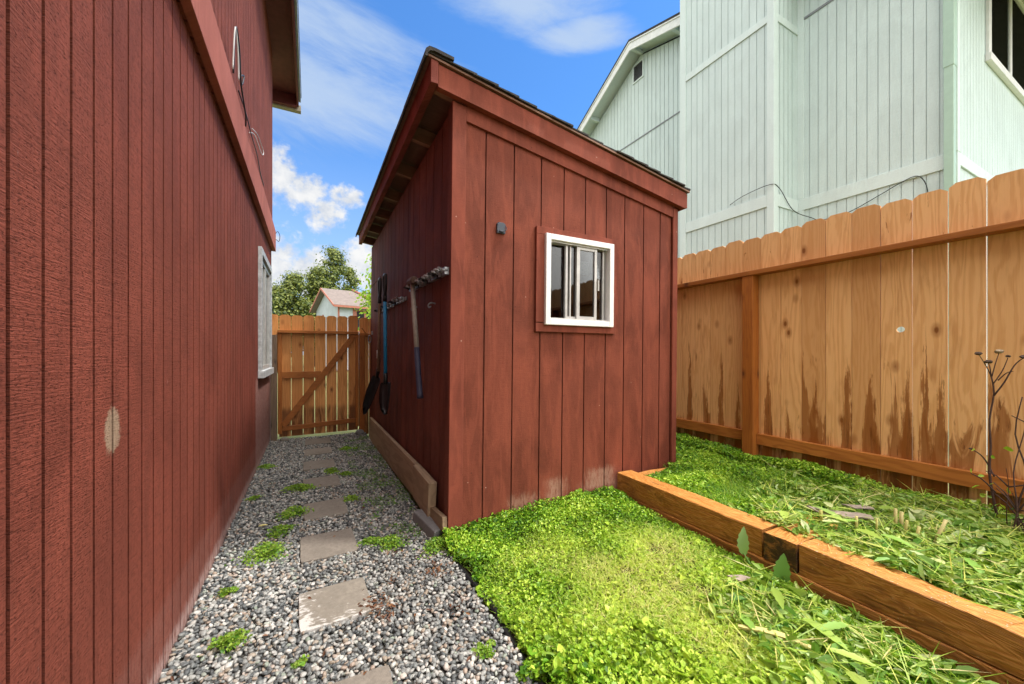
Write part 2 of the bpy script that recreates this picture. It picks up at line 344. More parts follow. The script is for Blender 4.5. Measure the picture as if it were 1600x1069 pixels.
def mk_pebble():
    m, t = newmat('pebbles'); r1, r2, r3 = var(t); p = wpos(t)
    c = t.ramp(r1, [(0, (.035, .04, .045)), (.20, (.085, .095, .097)), (.40, (.20, .21, .205)), (.58, (.31, .31, .29)), (.72, (.44, .435, .41)), (.80, (.28, .22, .16)), (.86, (.38, .29, .23)), (.93, (.60, .585, .55)), (1, (.20, .25, .19))])
    n = t.noise(p, 300, 4, .65)
    c = t.mix(t.ss(n, .4, .75, 0, .4), c, (.16, .16, .155), 'MIX')
    c = t.mix(t.m('MULTIPLY', r2, .3), c, (.07, .06, .05))
    finish(t, c, .55, n, .25, .001, .45); return m
M['pebble'] = mk_pebble()
def mk_soil(name, a, b, sc=14, bs=.8):
    m, t = newmat(name); p = wpos(t); n = t.noise(p, sc, 8, .7); n2 = t.noise(p, 2.2, 4)
    c = t.mix(t.ss(n, .35, .7), a, b); c = t.mix(t.ss(n2, .4, .65, 0, .4), c, a)
    finish(t, c, .95, n, bs, .02, .1); return m
M['soil'] = mk_soil('dark_soil', (.020, .014, .009), (.065, .047, .03))
M['undergravel'] = mk_soil('gravel_dust', (.035, .033, .03), (.12, .115, .10), 60)
M['field'] = mk_soil('field_grass', (.13, .15, .06), (.22, .23, .10), 3)
def mk_concrete(name, base, patch):
    m, t = newmat(name); p = wpos(t); n = t.noise(p, 45, 8, .7); n2 = t.noise(p, 7, 4); n3 = t.noise(p, 17, 7, .7, .4); r1, r2, r3 = var(t)
    c = t.mix(t.ss(n, .3, .7), tuple(x*.72 for x in base), base); c = t.mix(t.ss(n2, .4, .7, 0, .5), c, tuple(x*.7 for x in base))
    X_, Y_, Z_ = t.sep(p); bias = t.m('ADD', t.ss(X_, .06, -.05, 0, .10), t.ss(Y_, 1.90, 1.78, 0, .10))
    n5 = t.noise(t.xyz(t.m('MULTIPLY', X_, 22), t.m('MULTIPLY', Y_, 60), 0), 1, 7, .72)
    c = t.mix(t.m('MULTIPLY', t.ss(t.m('ADD', t.m('ADD', t.m('MULTIPLY', n3, .5), t.m('MULTIPLY', n5, .5)), bias), .575, .64), patch), c, (.58, .56, .53))
    sp = t.noise(p, 420, 2)
    c = t.mix(t.ss(sp, .62, .7, 0, .5), c, (.12, .11, .10))
    finish(t, c, .9, t.m('ADD', n, t.m('MULTIPLY', sp, .5)), .5, .003, .2); return m
M['paver'] = mk_concrete('paver_concrete', (.235, .205, .172), 0); M['paver_white'] = mk_concrete('limed_paver_concrete', (.26, .23, .19), .8)
M['block'] = mk_concrete('grey_block', (.20, .19, .19), .2)
def mk_leaf(name, stops, trans=.35, rough=.45, spec=.35, tint=(.60, .62, .10)):
    m, t = newmat(name); r1, r2, r3 = var(t)
    c = t.ramp(r1, stops)
    c = t.mix(t.m('MULTIPLY', r2, .4), c, tint)
    b = t.add('ShaderNodeBsdfPrincipled', {'Base Color': c, 'Roughness': rough, 'Specular IOR Level': spec})
    tr = t.add('ShaderNodeBsdfTranslucent', {'Color': t.mix(1, c, (1.0, 1.1, .5), 'MULTIPLY')})
    mx = t.add('ShaderNodeMixShader', {0: trans, 1: b.outputs[0], 2: tr.outputs[0]})
    t.l.new(mx.outputs[0], t.add('ShaderNodeOutputMaterial').inputs[0]); return m
M['clover'] = mk_leaf('chickweed_leaf', [(0, (.025, .11, .006)), (.3, (.13, .33, .012)), (.65, (.31, .50, .035)), (1, (.52, .68, .09))], .22)
M['blade'] = mk_leaf('grass_blade', [(0, (.08, .24, .015)), (.4, (.32, .50, .05)), (.7, (.62, .64, .16)), (1, (.72, .60, .32))], .35)
M['cutleaf'] = mk_leaf('wilted_leaf', [(0, (.06, .19, .03)), (.4, (.16, .36, .06)), (.75, (.32, .48, .14)), (1, (.50, .58, .34))], .25)
M['weed'] = mk_leaf('gravel_weed_leaf', [(0, (.035, .13, .010)), (.5, (.10, .28, .02)), (1, (.22, .42, .04))], .4)
M['bigleaf'] = mk_leaf('broad_leaf', [(0, (.10, .26, .05)), (.5, (.18, .36, .10)), (1, (.32, .48, .22))], .3)
M['straw'] = mk_leaf('dry_stalk', [(0, (.42, .36, .12)), (.5, (.58, .47, .24)), (1, (.68, .58, .38))], .1)
M['tree_leaf'] = mk_leaf('tree_leaf', [(0, (.020, .045, .016)), (.5, (.042, .085, .028)), (1, (.085, .13, .055))], .3)
M['tree_bright'] = mk_leaf('bright_tree_leaf', [(0, (.12, .28, .02)), (.5, (.26, .46, .03)), (1, (.42, .6, .07))], .45)
M['bark'] = plain('bark', (.10, .085, .07), .9, grime=.4, sc=9)
M['twig'] = plain('dead_stem', (.085, .045, .035), .8, grime=.4, sc=60, bs=.4)
M['seed'] = plain('seed_head', (.42, .33, .22), .9, grime=.4, sc=120, bs=.5)
M['seed_dark'] = plain('dark_seed_head', (.10, .065, .045), .9, grime=.4, sc=120, bs=.5)
M['shingle'] = plain('dark_shingle', (.045, .042, .040), .95, grime=.55, sc=30, bs=1.0)
M['far_roof'] = plain('brown_shingle', (.19, .155, .138), .9, grime=.2, sc=4)
M['far_wall'] = plain('pale_blue_siding', (.40, .455, .50), .7, grime=.12, sc=2)
M['far_trim'] = plain('salmon_trim', (.36, .13, .085), .6, grime=.1)
M['black'] = plain('black_plastic', (.012, .012, .013), .38, grime=.3)
M['blackmetal'] = plain('black_steel', (.02, .02, .022), .35, metal=.3, grime=.4)
M['blue'] = plain('blue_fibreglass', (.012, .19, .40), .4, grime=.12)
M['navy'] = plain('navy_rubber', (.03, .03, .06), .6, grime=.3)
M['ash'] = plain('worn_handle', (.30, .26, .225), .5, grime=.25, sc=40)
M['woodhandle'] = plain('wood_shaft', (.20, .12, .075), .6, grime=.3, sc=40)
M['steel'] = plain('grey_steel', (.30, .30, .31), .4, metal=.7, grime=.3)
M['rust'] = plain('rusty_steel', (.12, .07, .05), .7, metal=.2, grime=.4, sc=50)
M['paper'] = plain('paper', (.75, .77, .74), .8, grime=.05)
M['dark'] = plain('painted_dark_interior', (.02, .02, .022), .9)  # near-black colour painted in place of unlit interiors
M['slate'] = plain('grey_bracket', (.045, .055, .075), .5, grime=.2)
M['soffit'] = plain('dark_brown_soffit', (.15, .034, .040), .7, grime=.2)
M['gutter'] = plain('grey_gutter', (.22, .24, .26), .4, grime=.2)
M['raw'] = plain('raw_wood_end', (.35, .31, .24), .8, grime=.2)
M['blind'] = plain('pale_blind', (.45, .55, .50), .7, grime=.05)
M['cablewhite'] = plain('white_cable', (.55, .53, .52), .5)
M['barkpiece'] = plain('grey_bark_piece', (.33, .27, .22), .9, grime=.3, sc=25, bs=.5)
def mk_glass(name, tint=(.85, .9, .88)):
    m, t = newmat(name)
    gl = t.add('ShaderNodeBsdfGlossy', {'Color': (1, 1, 1, 1), 'Roughness': .02}); tr = t.add('ShaderNodeBsdfTransparent', {'Color': (*tint, 1)})
    f = t.add('ShaderNodeFresnel', {'IOR': 1.5}).outputs[0]
    mx = t.add('ShaderNodeMixShader', {0: t.m('MULTIPLY', f, 1.0, clamp=True), 1: tr.outputs[0], 2: gl.outputs[0]})
    t.l.new(mx.outputs[0], t.add('ShaderNodeOutputMaterial').inputs[0]); return m
M['glass'] = mk_glass('glass', (.45, .47, .48)); M['glass_clear'] = mk_glass('clear_glass', (.7, .76, .74))

# ---------------------------------------------------------------- siding profile
def siding(mb, p0, d, n, L, th, grooves, zb, zt, gw=.009, gd=.007, c=(.5, .5, .5)):
    """solid strip along 2D dir d with outward normal n, vertical grooves cut in its face"""
    prof = [(0, 0)]
    for g in grooves:
        if gw < g < L-gw: prof += [(g-gw/2, 0), (g-gw/2-gd*.45, -gd), (g+gw/2+gd*.45, -gd), (g+gw/2, 0)]
    prof += [(L, 0), (L, -th), (0, -th)]
    pt = lambda t_, o: (p0[0]+d[0]*t_+n[0]*o, p0[1]+d[1]*t_+n[1]*o)
    f = lambda q, t_: q(t_) if callable(q) else q
    bot = [(*pt(t_, o), f(zb, t_)) for t_, o in prof]; top = [(*pt(t_, o), f(zt, t_)) for t_, o in prof]
    k = len(prof)
    mb.add(bot+top, [tuple(range(k)), tuple(range(2*k-1, k-1, -1))]+[(i, i+k, (i+1) % k+k, (i+1) % k) for i in range(k)], c)
def grooves(first, step, L): return [first+step*i for i in range(int((L-first)/step)+1)]

# ================================================================ SETTING: ground
def sheet(name, x0, x1, y0, y1, nx, ny, zf, mat):
    xs = np.linspace(x0, x1, nx+1); ys = np.linspace(y0, y1, ny+1)
    V = [(x, y, zf(x, y)) for y in ys for x in xs]
    F = np.array([(j*(nx+1)+i, j*(nx+1)+i+1, (j+1)*(nx+1)+i+1, (j+1)*(nx+1)+i) for j in range(ny) for i in range(nx)])
    return npmesh(name, V, F, np.full((len(V), 3), .5), mat, smooth=True)
tag(sheet('ground', -400, 400, -400, 400, 8, 8, lambda x, y: -.06, M['field']), kind='structure')
tag(sheet('path', -.46, .71, -1.5, 5.95, 24, 110, lambda x, y: -.008+.006*nz(x, y, 6), M['undergravel']), kind='structure')
def lawn_z(x, y):
    e = min(1, max(0, (x-.70)/.12))
    return e*(.008+.05*min(1, max(0, (y-.3)/1.9))*min(1, max(0, (x-.75)/1.0))+.02*nz(x, y, 3.1)) + (1-e)*(-.01)
def bed_z(x, y): return .185+.03*nz(x, y, 2.2, 5)+.02*min(1, max(0, (x-2.15)/.8))
tag(sheet('lawn_soil', .71, 2.10, -1.5, 2.6, 40, 110, lawn_z, M['soil']), kind='structure')
tag(sheet('bed_soil', 2.15, 3.50, -1.5, 6.0, 36, 160, bed_z, M['soil']), kind='structure')

# ---------------------------------------------------------------- gravel
def ico(sub):
    bm = bmesh.new(); bmesh.ops.create_icosphere(bm, subdivisions=sub, radius=1); bm.verts.ensure_lookup_table()
    V = np.array([v_.co[:] for v_ in bm.verts]); F = np.array([[x.index for x in f.verts] for f in bm.faces]); bm.free(); return V, F
STONES = [(.087, 5.62, .30, .36, 0), (.08, 5.04, .29, .31, 0), (.08, 4.43, .29, .31, 0), (.087, 3.815, .29, .30, .5), (.097, 3.15, .28, .33, 1.5), (.096, 2.545, .295, .315, 1), (.10, 1.935, .29, .29, 2), (.105, 1.31, .29, .30, -2), (.10, .66, .29, .29, 0)]
def stones_of(cx, cy, s, sub, V0F0, seed):
    V0, F0 = V0F0; n = len(cx); rg = np.random.RandomState(seed)
    a = s*rg.uniform(.75, 1.25, n); b = a*rg.uniform(.6, .95, n); c_ = a*rg.uniform(.38, .65, n)
    P = np.repeat(V0[None], n, 0)
    lump = 1+.16*np.sin(P[:, :, 0]*3+rg.uniform(0, 6, (n, 1)))*np.cos(P[:, :, 1]*2.5+rg.uniform(0, 6, (n, 1)))
    P = P*lump[..., None]*np.stack([a, b, c_], 1)[:, None, :]
    th = rg.uniform(0, 2*np.pi, n); ti = rg.normal(0, .38, n); tj = rg.normal(0, .3, n)
    def rot(P, i, j, an):
        q = P.copy(); ca, sa_ = np.cos(an)[:, None], np.sin(an)[:, None]
        q[:, :, i] = ca*P[:, :, i]-sa_*P[:, :, j]; q[:, :, j] = sa_*P[:, :, i]+ca*P[:, :, j]; return q
    P = rot(rot(rot(P, 1, 2, ti), 0, 2, tj), 0, 1, th)
    return P
def gravel(name, x0, x1, y0, y1, sp, sub, seed):
    rg = np.random.RandomState(seed); Vs, Fs, Cs = [], [], []; k = 0; V0F0 = ico(sub)
    for layer, (zc, dens) in enumerate(((-.002, 1.0), (.007, .55))):
        gx_, gy_ = np.meshgrid(np.arange(x0, x1, sp), np.arange(y0, y1, sp)); cx = gx_.ravel()+rg.uniform(-.5, .5, gx_.size)*sp; cy = gy_.ravel()+rg.uniform(-.5, .5, gx_.size)*sp
        keep = rg.rand(len(cx)) < dens
        for (sx, sy, sw, sl_, _) in STONES: keep &= ~((abs(cx-sx) < sw/2+.0) & (abs(cy-sy) < sl_/2+.0))
        keep &= (cx > -.468) & (cx < .705)
        cx, cy = cx[keep], cy[keep]; n = len(cx)
        P = stones_of(cx, cy, sp*.66, sub, V0F0, seed+layer)
        cz = zc+rg.uniform(-.004, .004, n)+.006*np.array([nz(a, b, 6) for a, b in zip(cx, cy)])
        P[:, :, 0] += cx[:, None]; P[:, :, 1] += cy[:, None]; P[:, :, 2] += cz[:, None]
        Vs.append(P.reshape(-1, 3)); m_ = len(V0F0[0])
        Fs.append((V0F0[1][None]+(np.arange(n)*m_)[:, None, None]+k).reshape(-1, 3)); k += n*m_
        big = np.array([nz(a, b, 1.3, 9) for a, b in zip(cx, cy)])
        col = np.stack([np.clip(rg.rand(n), 0, 1), np.clip(rg.rand(n)*.7+big*.9+.1, 0, 1), rg.rand(n)], 1); Cs.append(np.repeat(col, m_, 0))
    return np.concatenate(Vs), np.concatenate(Fs), np.concatenate(Cs)
A = gravel('a', -.475, .72, .55, 2.7, .0160, 2, 11); B = gravel('b', -.475, .72, 2.7, 5.98, .0175, 1, 12)
tag(npmesh('gravel', np.concatenate([A[0], B[0]]), np.concatenate([A[1], B[1]+len(A[0])]), np.concatenate([A[2], B[2]]), M['pebble'], smooth=True), kind='stuff')

# stepping stones, each a thing
sl_lab = ['stepping stone nearest the wooden gate, half in shade', 'second square stepping stone from the gate', 'third stepping stone from the gate in the gravel',
          'fourth stepping stone from the gate, weeds along its near edge', 'fifth stepping stone from the gate with a green weed at its left corner', 'plain brown grey stepping stone level with the shed corner',
          'stepping stone streaked with white lime deposits', 'stepping stone cut by the bottom edge of the view', 'stepping stone just under the viewer']
for i, (sx, sy, sw, sl_, a) in enumerate(STONES):
    if i == 8: continue
    mb = MB(); n = 10; hw, hh2 = sw/2, sl_/2; pts = []
    for (ax, ay, bx, by) in ((-1, -1, 1, -1), (1, -1, 1, 1), (1, 1, -1, 1), (-1, 1, -1, -1)):
        for k in range(n):
            f = k/n; j = .0016*random.uniform(-1, 1) if k else -.004
            pts.append(((ax+(bx-ax)*f)*(hw+j), (ay+(by-ay)*f)*(hh2+j)))
    tz = .013+(.003 if i > 4 else 0)
    tilt = [(0, 0), (.004, -.002), (-.003, .004)][i % 3]
    mb.prism([(x, y, -.025+x*tilt[0]*4+y*tilt[1]*4) for x, y in pts], (0, 0, tz+.025))
    o = mb.build('stepping_stone', M['paver_white'] if i == 6 else M['paver'], None, bevel=.003)
    o.location = (sx, sy, 0); o.rotation_euler = (0, 0, R(a+random.uniform(-.6, .6)))
    tag(o, sl_lab[i], 'stepping stone', 'concrete stepping stones along the gravel path')

# ================================================================ RED HOUSE (left)
HX = -.474
ho = thing('house', (HX, 3, 0), 'tall red house wall with vertical grooved siding on the left of the gravel path', 'house')
LY0, LY1 = -1.8, 6.2
# window opening on this wall Y 4.70..5.80, z .95..2.25
g0 = (1.118-LY0) % .1016
def gr_in(a, b, off=0): return [q-(a-LY0) for q in grooves(g0+off, .1016, LY1-LY0) if a-LY0 < q < b-LY0]
mb = MB()
for (a, b, z0, z1) in ((LY0, 4.72, -.05, 2.56), (5.78, LY1, -.05, 2.56), (4.72, 5.78, -.05, .98), (4.72, 5.78, 2.20, 2.56)):
    siding(mb, (HX, a), (0, 1), (1, 0), b-a, .05, gr_in(a, b), z0, z1, gw=.011, gd=.024)
mb.build('wall', M['house_red'], ho)
mb = MB(); siding(mb, (HX+.012, LY0), (0, 1), (1, 0), LY1-LY0, .06, gr_in(LY0, LY1, .05), 2.56, 5.3, gw=.010, gd=.020)
mb.build('wall', M['house_red'], ho)
mb = MB(); mb.box(HX-6, HX-.051, LY0, LY1-.05, -.05, 5.3); mb.build('building_core', M['house_red_band'], ho)
mb = MB(); siding(mb, (HX, LY1), (-1, 0), (0, 1), 6, .05, grooves(.1, .1016, 6), -.05, 5.3); mb.build('wall', M['house_red'], ho)
mb = MB(); mb.box(HX+.012, HX+.052, LY0, 6.21, 2.56, 2.84); mb.build('band_board', M['house_red_band'], ho, bevel=.003)
# eave
mb = MB(); mb.box(HX-.9, -.19, LY0, 7.02, 5.24, 5.26); mb.build('soffit', M['soffit'], ho)
mb = MB(); mb.box(-.19, -.165, LY0, 7.04, 5.10, 5.34); mb.build('fascia', M['soffit'], ho)
mb = MB(); mb.box(-.163, -.135, LY0, 7.0, 5.16, 5.36); mb.build('gutter', M['gutter'], ho, bevel=.004)
mb = MB(); mb.box(HX-.3, -.19, 6.96, 7.02, 5.06, 5.235); mb.build('soffit_return', M['soffit'], ho)
mb = MB(); mb.box(HX-.5, -.135, 7.03, 7.12, 5.04, 5.13); mb.build('rake_end', M['raw'], ho)
mb = MB(); mb.prism([(-.13, LY0, 5.35), (-6.5, LY0, 7.4), (-6.5, LY0, 7.5), (-.13, LY0, 5.42)], (0, 9.0, 0)); mb.build('roof', M['shingle'], ho)
mb = MB(); mb.prism([(HX-.02, 6.2, 5.27), (-6.4, 6.2, 7.3), (-6.4, 6.2, 5.27)], (0, -.2, 0)); mb.build('gable', M['house_red_band'], ho)
# window
win = MB()
y0, y1, z0, z1 = 4.67, 5.84, .93, 2.25
win.box(HX+.0, HX+.035, y0, y0+.07, z0, z1); win.box(HX, HX+.035, y1-.07, y1, z0, z1)
win.box(HX, HX+.037, y0+.07, y1-.07, z1-.07, z1); win.box(HX, HX+.055, y0-.01, y1+.01, z0-.03, z0+.045)
wo = win.build('window', M['weather_white'], ho, bevel=.003)
s_ = MB()
for a, b in ((4.76, 4.80), (5.22, 5.26), (5.30, 5.33), (5.72, 5.76)): s_.box(HX-.02, HX+.015, a, b, z0+.05, z1-.08)
s_.box(HX-.021, HX+.014, 4.80, 5.72, z1-.12, z1-.08); s_.box(HX-.021, HX+.014, 4.80, 5.72, z0+.05, z0+.09)
s_.build('frame', M['alu'], wo)
s_ = MB(); s_.box(HX-.012, HX-.006, 4.80, 5.72, z0+.09, z1-.12); s_.build('pane', M['glass'], wo)
s_ = MB(); s_.box(HX-.05, HX-.045, 4.72, 5.78, z0, z1); s_.build('curtain', M['blind'], wo)

# loose cables hanging over the band
def curve_pts(P, n=6):
    P = [Vector(p) for p in P]; out = []
    for i in range(len(P)-1):
        p0, p1, p2, p3 = P[max(i-1, 0)], P[i], P[i+1], P[min(i+2, len(P)-1)]
        for k in range(n):
            t_ = k/n; out.append(.5*((2*p1)+(p2-p0)*t_+(2*p0-5*p1+4*p2-p3)*t_*t_+(3*p1-p0-3*p2+p3)*t_**3))
    return out+[P[-1]]
CX = HX+.058
cb = thing('cable', (CX, 3, 2.84), 'black and white cable bundle looped over the pale band high on the red house', 'cable')
m1 = MB()
m1.tube(curve_pts([(CX, 2.86, 2.86), (CX+.01, 2.84, 3.06), (CX+.012, 2.88, 3.16), (CX+.015, 2.97, 3.10), (CX+.015, 3.05, 2.92), (CX+.02, 3.13, 3.02), (CX+.01, 3.06, 2.95), (CX+.02, 3.20, 2.80), (CX+.01, 3.28, 2.76)]), .005, 6)
m1.tube(curve_pts([(CX, 3.05, 2.87), (CX+.01, 3.3, 2.86), (CX+.012, 3.6, 2.845), (CX+.01, 3.95, 2.86), (CX, 4.3, 2.845), (CX, 4.6, 2.85)]), .004, 6)
m1.build('strand', M['black'], cb, smooth=True)
m1 = MB()
m1.tube(curve_pts([(CX+.006, 2.80, 2.85), (CX+.014, 2.80, 3.05), (CX+.014, 2.85, 3.13), (CX+.016, 2.92, 3.02), (CX+.015, 2.95, 2.88)]), .0045, 6)
m1.build('strand', M['cablewhite'], cb, smooth=True)
m1 = MB()
m1.tube(curve_pts([(CX, 3.55, 2.85), (CX+.02, 3.68, 2.90), (CX+.05, 3.85, 2.84), (CX+.055, 3.95, 2.90), (CX+.03, 3.80, 2.96), (CX+.01, 3.62, 2.92)]), .004, 6)
m1.build('loop', M['cablewhite'], cb, smooth=True)
cb2 = MB(); cb2.tube(curve_pts([(HX+.055, 6.16, 2.80), (HX+.075, 6.2, 2.84), (HX+.10, 6.19, 2.78), (HX+.09, 6.18, 2.70), (HX+.055, 6.16, 2.72)]), .004, 6)
tag(cb2.build('cable', M['black'], None, smooth=True), 'short black wire curl sticking out at the far corner of the red house', 'cable')

# ================================================================ SHED
SH = .0115
SX, SY, SX2, SY2 = .745, 2.25, 2.752, 5.93
shed = thing('shed', (SX, SY, .05), 'red wooden garden shed with a sloping roof and small white window', 'shed')
ztop = lambda x: 2.70-.157*(x-SX)        # top of the front siding (under the barge)
zbot = lambda x: .055+.012*(x-SX)
def sb(mb, name, mat, parent=shed, bevel=0, smooth=False): return mb.build(name, mat, parent, bevel, smooth, shear=SH)
SG = [.974, 1.181, 1.395, 1.587, 1.781, 1.982, 2.17, 2.376, 2.566, 2.70]
mb = MB(); F = SY+.018
for (a, b, lo, hi) in ((SX, 1.4112, None, None), (2.035, SX2, None, None), (1.4112, 2.035, None, 1.345), (1.4112, 2.035, 1.992, None)):
    siding(mb, (a, F), (1, 0), (0, -1), b-a, .05, [g-a for g in SG if a < g < b],
           (lambda t_, a=a: zbot(a+t_)) if lo is None else lo, (lambda t_, a=a: ztop(a+t_)) if hi is None else hi, gw=.009, gd=.020)
sb(mb, 'wall', M['shed_red'])
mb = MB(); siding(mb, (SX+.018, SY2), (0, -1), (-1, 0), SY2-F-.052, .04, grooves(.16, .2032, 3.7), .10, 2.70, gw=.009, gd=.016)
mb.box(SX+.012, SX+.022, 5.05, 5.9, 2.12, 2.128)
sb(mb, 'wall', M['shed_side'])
mb = MB(); siding(mb, (SX2-.018, F+.05), (0, 1), (1, 0), SY2-F-.05, .04, grooves(.1, .2032, 3.7), .10, ztop(SX2), gw=.008, gd=.007)
sb(mb, 'wall', M['shed_red'])
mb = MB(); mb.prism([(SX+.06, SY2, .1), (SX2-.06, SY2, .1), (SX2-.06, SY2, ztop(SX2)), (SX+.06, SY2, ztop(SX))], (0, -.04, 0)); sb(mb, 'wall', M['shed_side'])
mb = MB(); mb.box(SX+.06, SX2-.06, F+.05, SY2-.04, .1, .14); sb(mb, 'floor', M['rafter'])
# corner boards and frieze
def vboard(x0, x1, y0, y1, zt=None):
    m_ = MB(); m_.prism([(x0, y0, zbot(x0)-.012), (x1, y0, zbot(x1)-.012), (x1, y0, (zt or ztop)(x1)), (x0, y0, (zt or ztop)(x0))], (0, y1-y0, 0)); return m_
sb(vboard(SX-.004, SX+.086, SY-.003, F-.0005), 'corner_board', M['shed_trim'], bevel=.002)
sb(vboard(2.70, SX2+.004, SY-.003, F-.0005), 'corner_board', M['shed_trim'], bevel=.002)
mb = MB(); mb.box(SX-.004, SX+.0175, F, F+.07, .06, 2.69); sb(mb, 'corner_board', M['shed_side'], bevel=.002)
fz = lambda x, d: ztop(x)+.02-d
mb = MB(); mb.prism([(SX+.087, SY, fz(SX+.087, .105)), (2.699, SY, fz(2.699, .105)), (2.699, SY, fz(2.699, 0)), (SX+.087, SY, fz(SX+.087, 0))], (0, .0175, 0)); sb(mb, 'frieze_board', M['shed_trim'], bevel=.002)
# barge board over the front, fascia along the high side
bz = lambda x: 2.724-.157*(x-.634)
OX = .600
mb = MB(); mb.prism([(.636, SY-.045, bz(.636)), (2.80, SY-.045, bz(2.80)), (2.80, SY-.045, bz(2.80)+.135), (.636, SY-.045, bz(.636)+.135)], (0, .041, 0)); sb(mb, 'barge_board', M['shed_trim'], bevel=.002)
mb = MB(); mb.box(OX-.01, .634, SY-.052, SY2+.03, 2.735, 2.885); sb(mb, 'fascia_board', M['shed_fascia'], bevel=.003)
mb = MB(); mb.box(2.802, 2.826, SY-.04, SY2+.03, bz(2.8)+.01, bz(2.8)+.13); sb(mb, 'fascia_board', M['shed_trim'], bevel=.003)
# rafters: their tails show under the overhang
for k, yy in enumerate([2.27, 2.86, 3.46, 4.06, 4.66, 5.26, 5.86]):
    mb = MB(); xe = 2.75
    mb.prism([(.636, yy, 2.745), (xe, yy, 2.745-.157*(xe-.636)), (xe, yy, 2.85-.157*(xe-.636)), (.636, yy, 2.85)], (0, .04, 0)); 
    sb(mb, 'rafter', M['rafter'])
rz = lambda x: 2.872-.157*(x-.6)
mb = MB(); mb.prism([(.57, SY-.06, rz(.57)), (2.832, SY-.06, rz(2.832)), (2.832, SY-.06, rz(2.832)+.012), (.57, SY-.06, rz(.57)+.012)], (0, SY2-SY+.12, 0)); sb(mb, 'roof_deck', M['rafter'])
# shingles: rows stepping down the slope, ragged edge, rolled over the high edge
mb = MB(); rnd = random.Random(3); xx = .555; row = 0
while xx < 2.80:
    x2 = min(xx+.165, 2.838); yy = SY-.068; 
    while yy < SY2+.08:
        wd_ = rnd.uniform(.14, .26); y2 = min(yy+wd_, SY2+.08); dz = rnd.uniform(0, .006); ex = x2+rnd.uniform(-.004, .010); ey = rnd.uniform(-.012, .012) if yy < SY else 0
        t0 = rz(xx)+.013+.002; t1 = rz(ex)+.019+dz
        mb.add([(xx, yy+ey, t0), (ex, yy+ey, t1-.002), (ex, y2-.003, t1-.002), (xx, y2-.003, t0), (xx, yy+ey, t0+.007), (ex, yy+ey, t1+.011), (ex, y2-.003, t1+.011), (xx, y2-.003, t0+.007)],
               [(0,3,2,1),(4,5,6,7),(0,1,5,4),(1,2,6,5),(2,3,7,6),(3,0,4,7)])
        yy = y2
    xx += .145; row += 1
sb(mb, 'roof', M['shingle'])
mb = MB(); k = [( .548, 2.85), (.552, 2.893), (.572, 2.912), (.61, 2.912), (.72, 2.898), (.72, 2.880), (.60, 2.893), (.578, 2.888), (.565, 2.875), (.560, 2.85)]
yy = SY-.082
while yy < SY2+.06:
    y2 = min(yy+.30, SY2+.08); j = rnd.uniform(0, .006)
    mb.prism([(a, yy, b+j) for a, b in k], (0, y2-yy-.004, 0)); yy = y2
sb(mb, 'ridge_cap', M['shingle'])
# shed window
wt = MB(); T0, T1, U0, U1 = 1.347, 2.062, 1.303, 2.022; fy = SY-.006
wt.box(T0, T0+.068, fy, F-.002, U0+.065, U1-.045); wt.box(T1-.045, T1, fy, F-.002, U0+.06, U1-.045)
wt.box(T0, T1, fy-.001, F-.002, U1-.045, U1+.004); wt.box(T0, T1, fy, F-.002, U0, U0+.06)
sw = sb(wt, 'window', M['shed_trim'], bevel=.002)
a0, a1, b0, b1 = 1.412, 2.022, 1.352, 1.982
wf = MB(); e = .040
wf.box(a0, a0+e, SY-.03, F+.04, b0, b1); wf.box(a1-e, a1, SY-.03, F+.04, b0, b1); wf.box(a0+e, a1-e, SY-.03, F+.04, b1-e, b1); wf.box(a0+e, a1-e, SY-.03, F+.04, b0, b0+e)
sb(wf, 'frame', M['white'], sw, bevel=.003)
wf = MB(); ci0, ci1, cb0, cb1 = a0+e, a1-e, b0+e, b1-e
for a, b, y in ((1.603, 1.622, .012), (1.640, 1.652, .012), (1.694, 1.722, 0), (1.858, 1.880, 0), (1.948, 1.962, .015)):
    wb = MB(); wb.box(a, b, SY+y, SY+y+.02, cb0+.012, cb1-.012); sb(wb, 'sash_bar', M['alu'], sw, bevel=.001)
wf.box(1.722, 1.858, SY+.001, SY+.019, cb0+.012, cb0+.032); wf.box(1.722, 1.858, SY+.001, SY+.019, cb1-.032, cb1-.012)
wf.box(1.622, 1.694, SY+.013, SY+.031, cb0+.012, cb0+.028)
wf.box(ci0+.001, ci1-.001, SY-.01, SY+.05, cb0+.0, cb0+.011); wf.box(ci0+.001, ci1-.001, SY-.01, SY+.05, cb1-.011, cb1-.0)
wf.box(1.883, 1.893, SY-.012, SY-.002, 1.62, 1.70)
sb(wf, 'sash', M['alu'], sw, bevel=.001)
wf = MB(); wf.box(ci0, 1.603, SY+.040, SY+.044, cb0+.012, cb1-.012); wf.box(1.722, 1.858, SY+.008, SY+.012, cb0+.033, cb1-.033); wf.box(1.881, 1.947, SY+.026, SY+.03, cb0+.012, cb1-.012); wf.box(1.653, 1.693, SY+.02, SY+.024, cb0+.029, cb1-.012)
sb(wf, 'pane', M['glass'], sw)
wf = MB(); wf.box(1.728, 1.808, SY+.0125, SY+.0135, 1.735, 1.83); sb(wf, 'pale_rectangle', M['paper'], sw)  # pale rectangle just behind the middle pane
# bracket
mb = MB(); mb.box(1.052, 1.112, SY+.001, F-.0005, 1.938, 2.000); mb.box(1.066, 1.098, SY-.012, SY+.0005, 1.944, 1.952); mb.box(1.060, 1.104, SY+.0015, F-.001, 2.0005, 2.008)
mb.tube([(1.108, SY-.006, 1.955), (1.118, SY-.006, 1.97), (1.108, SY-.006, 1.985)], .003, 6)
for zz_ in (1.95, 1.99): mb.tube([(1.057, SY, zz_), (1.057, SY-.004, zz_)], .0035, 8)
sb(mb, 'wall_bracket', M['slate'], bevel=.002)
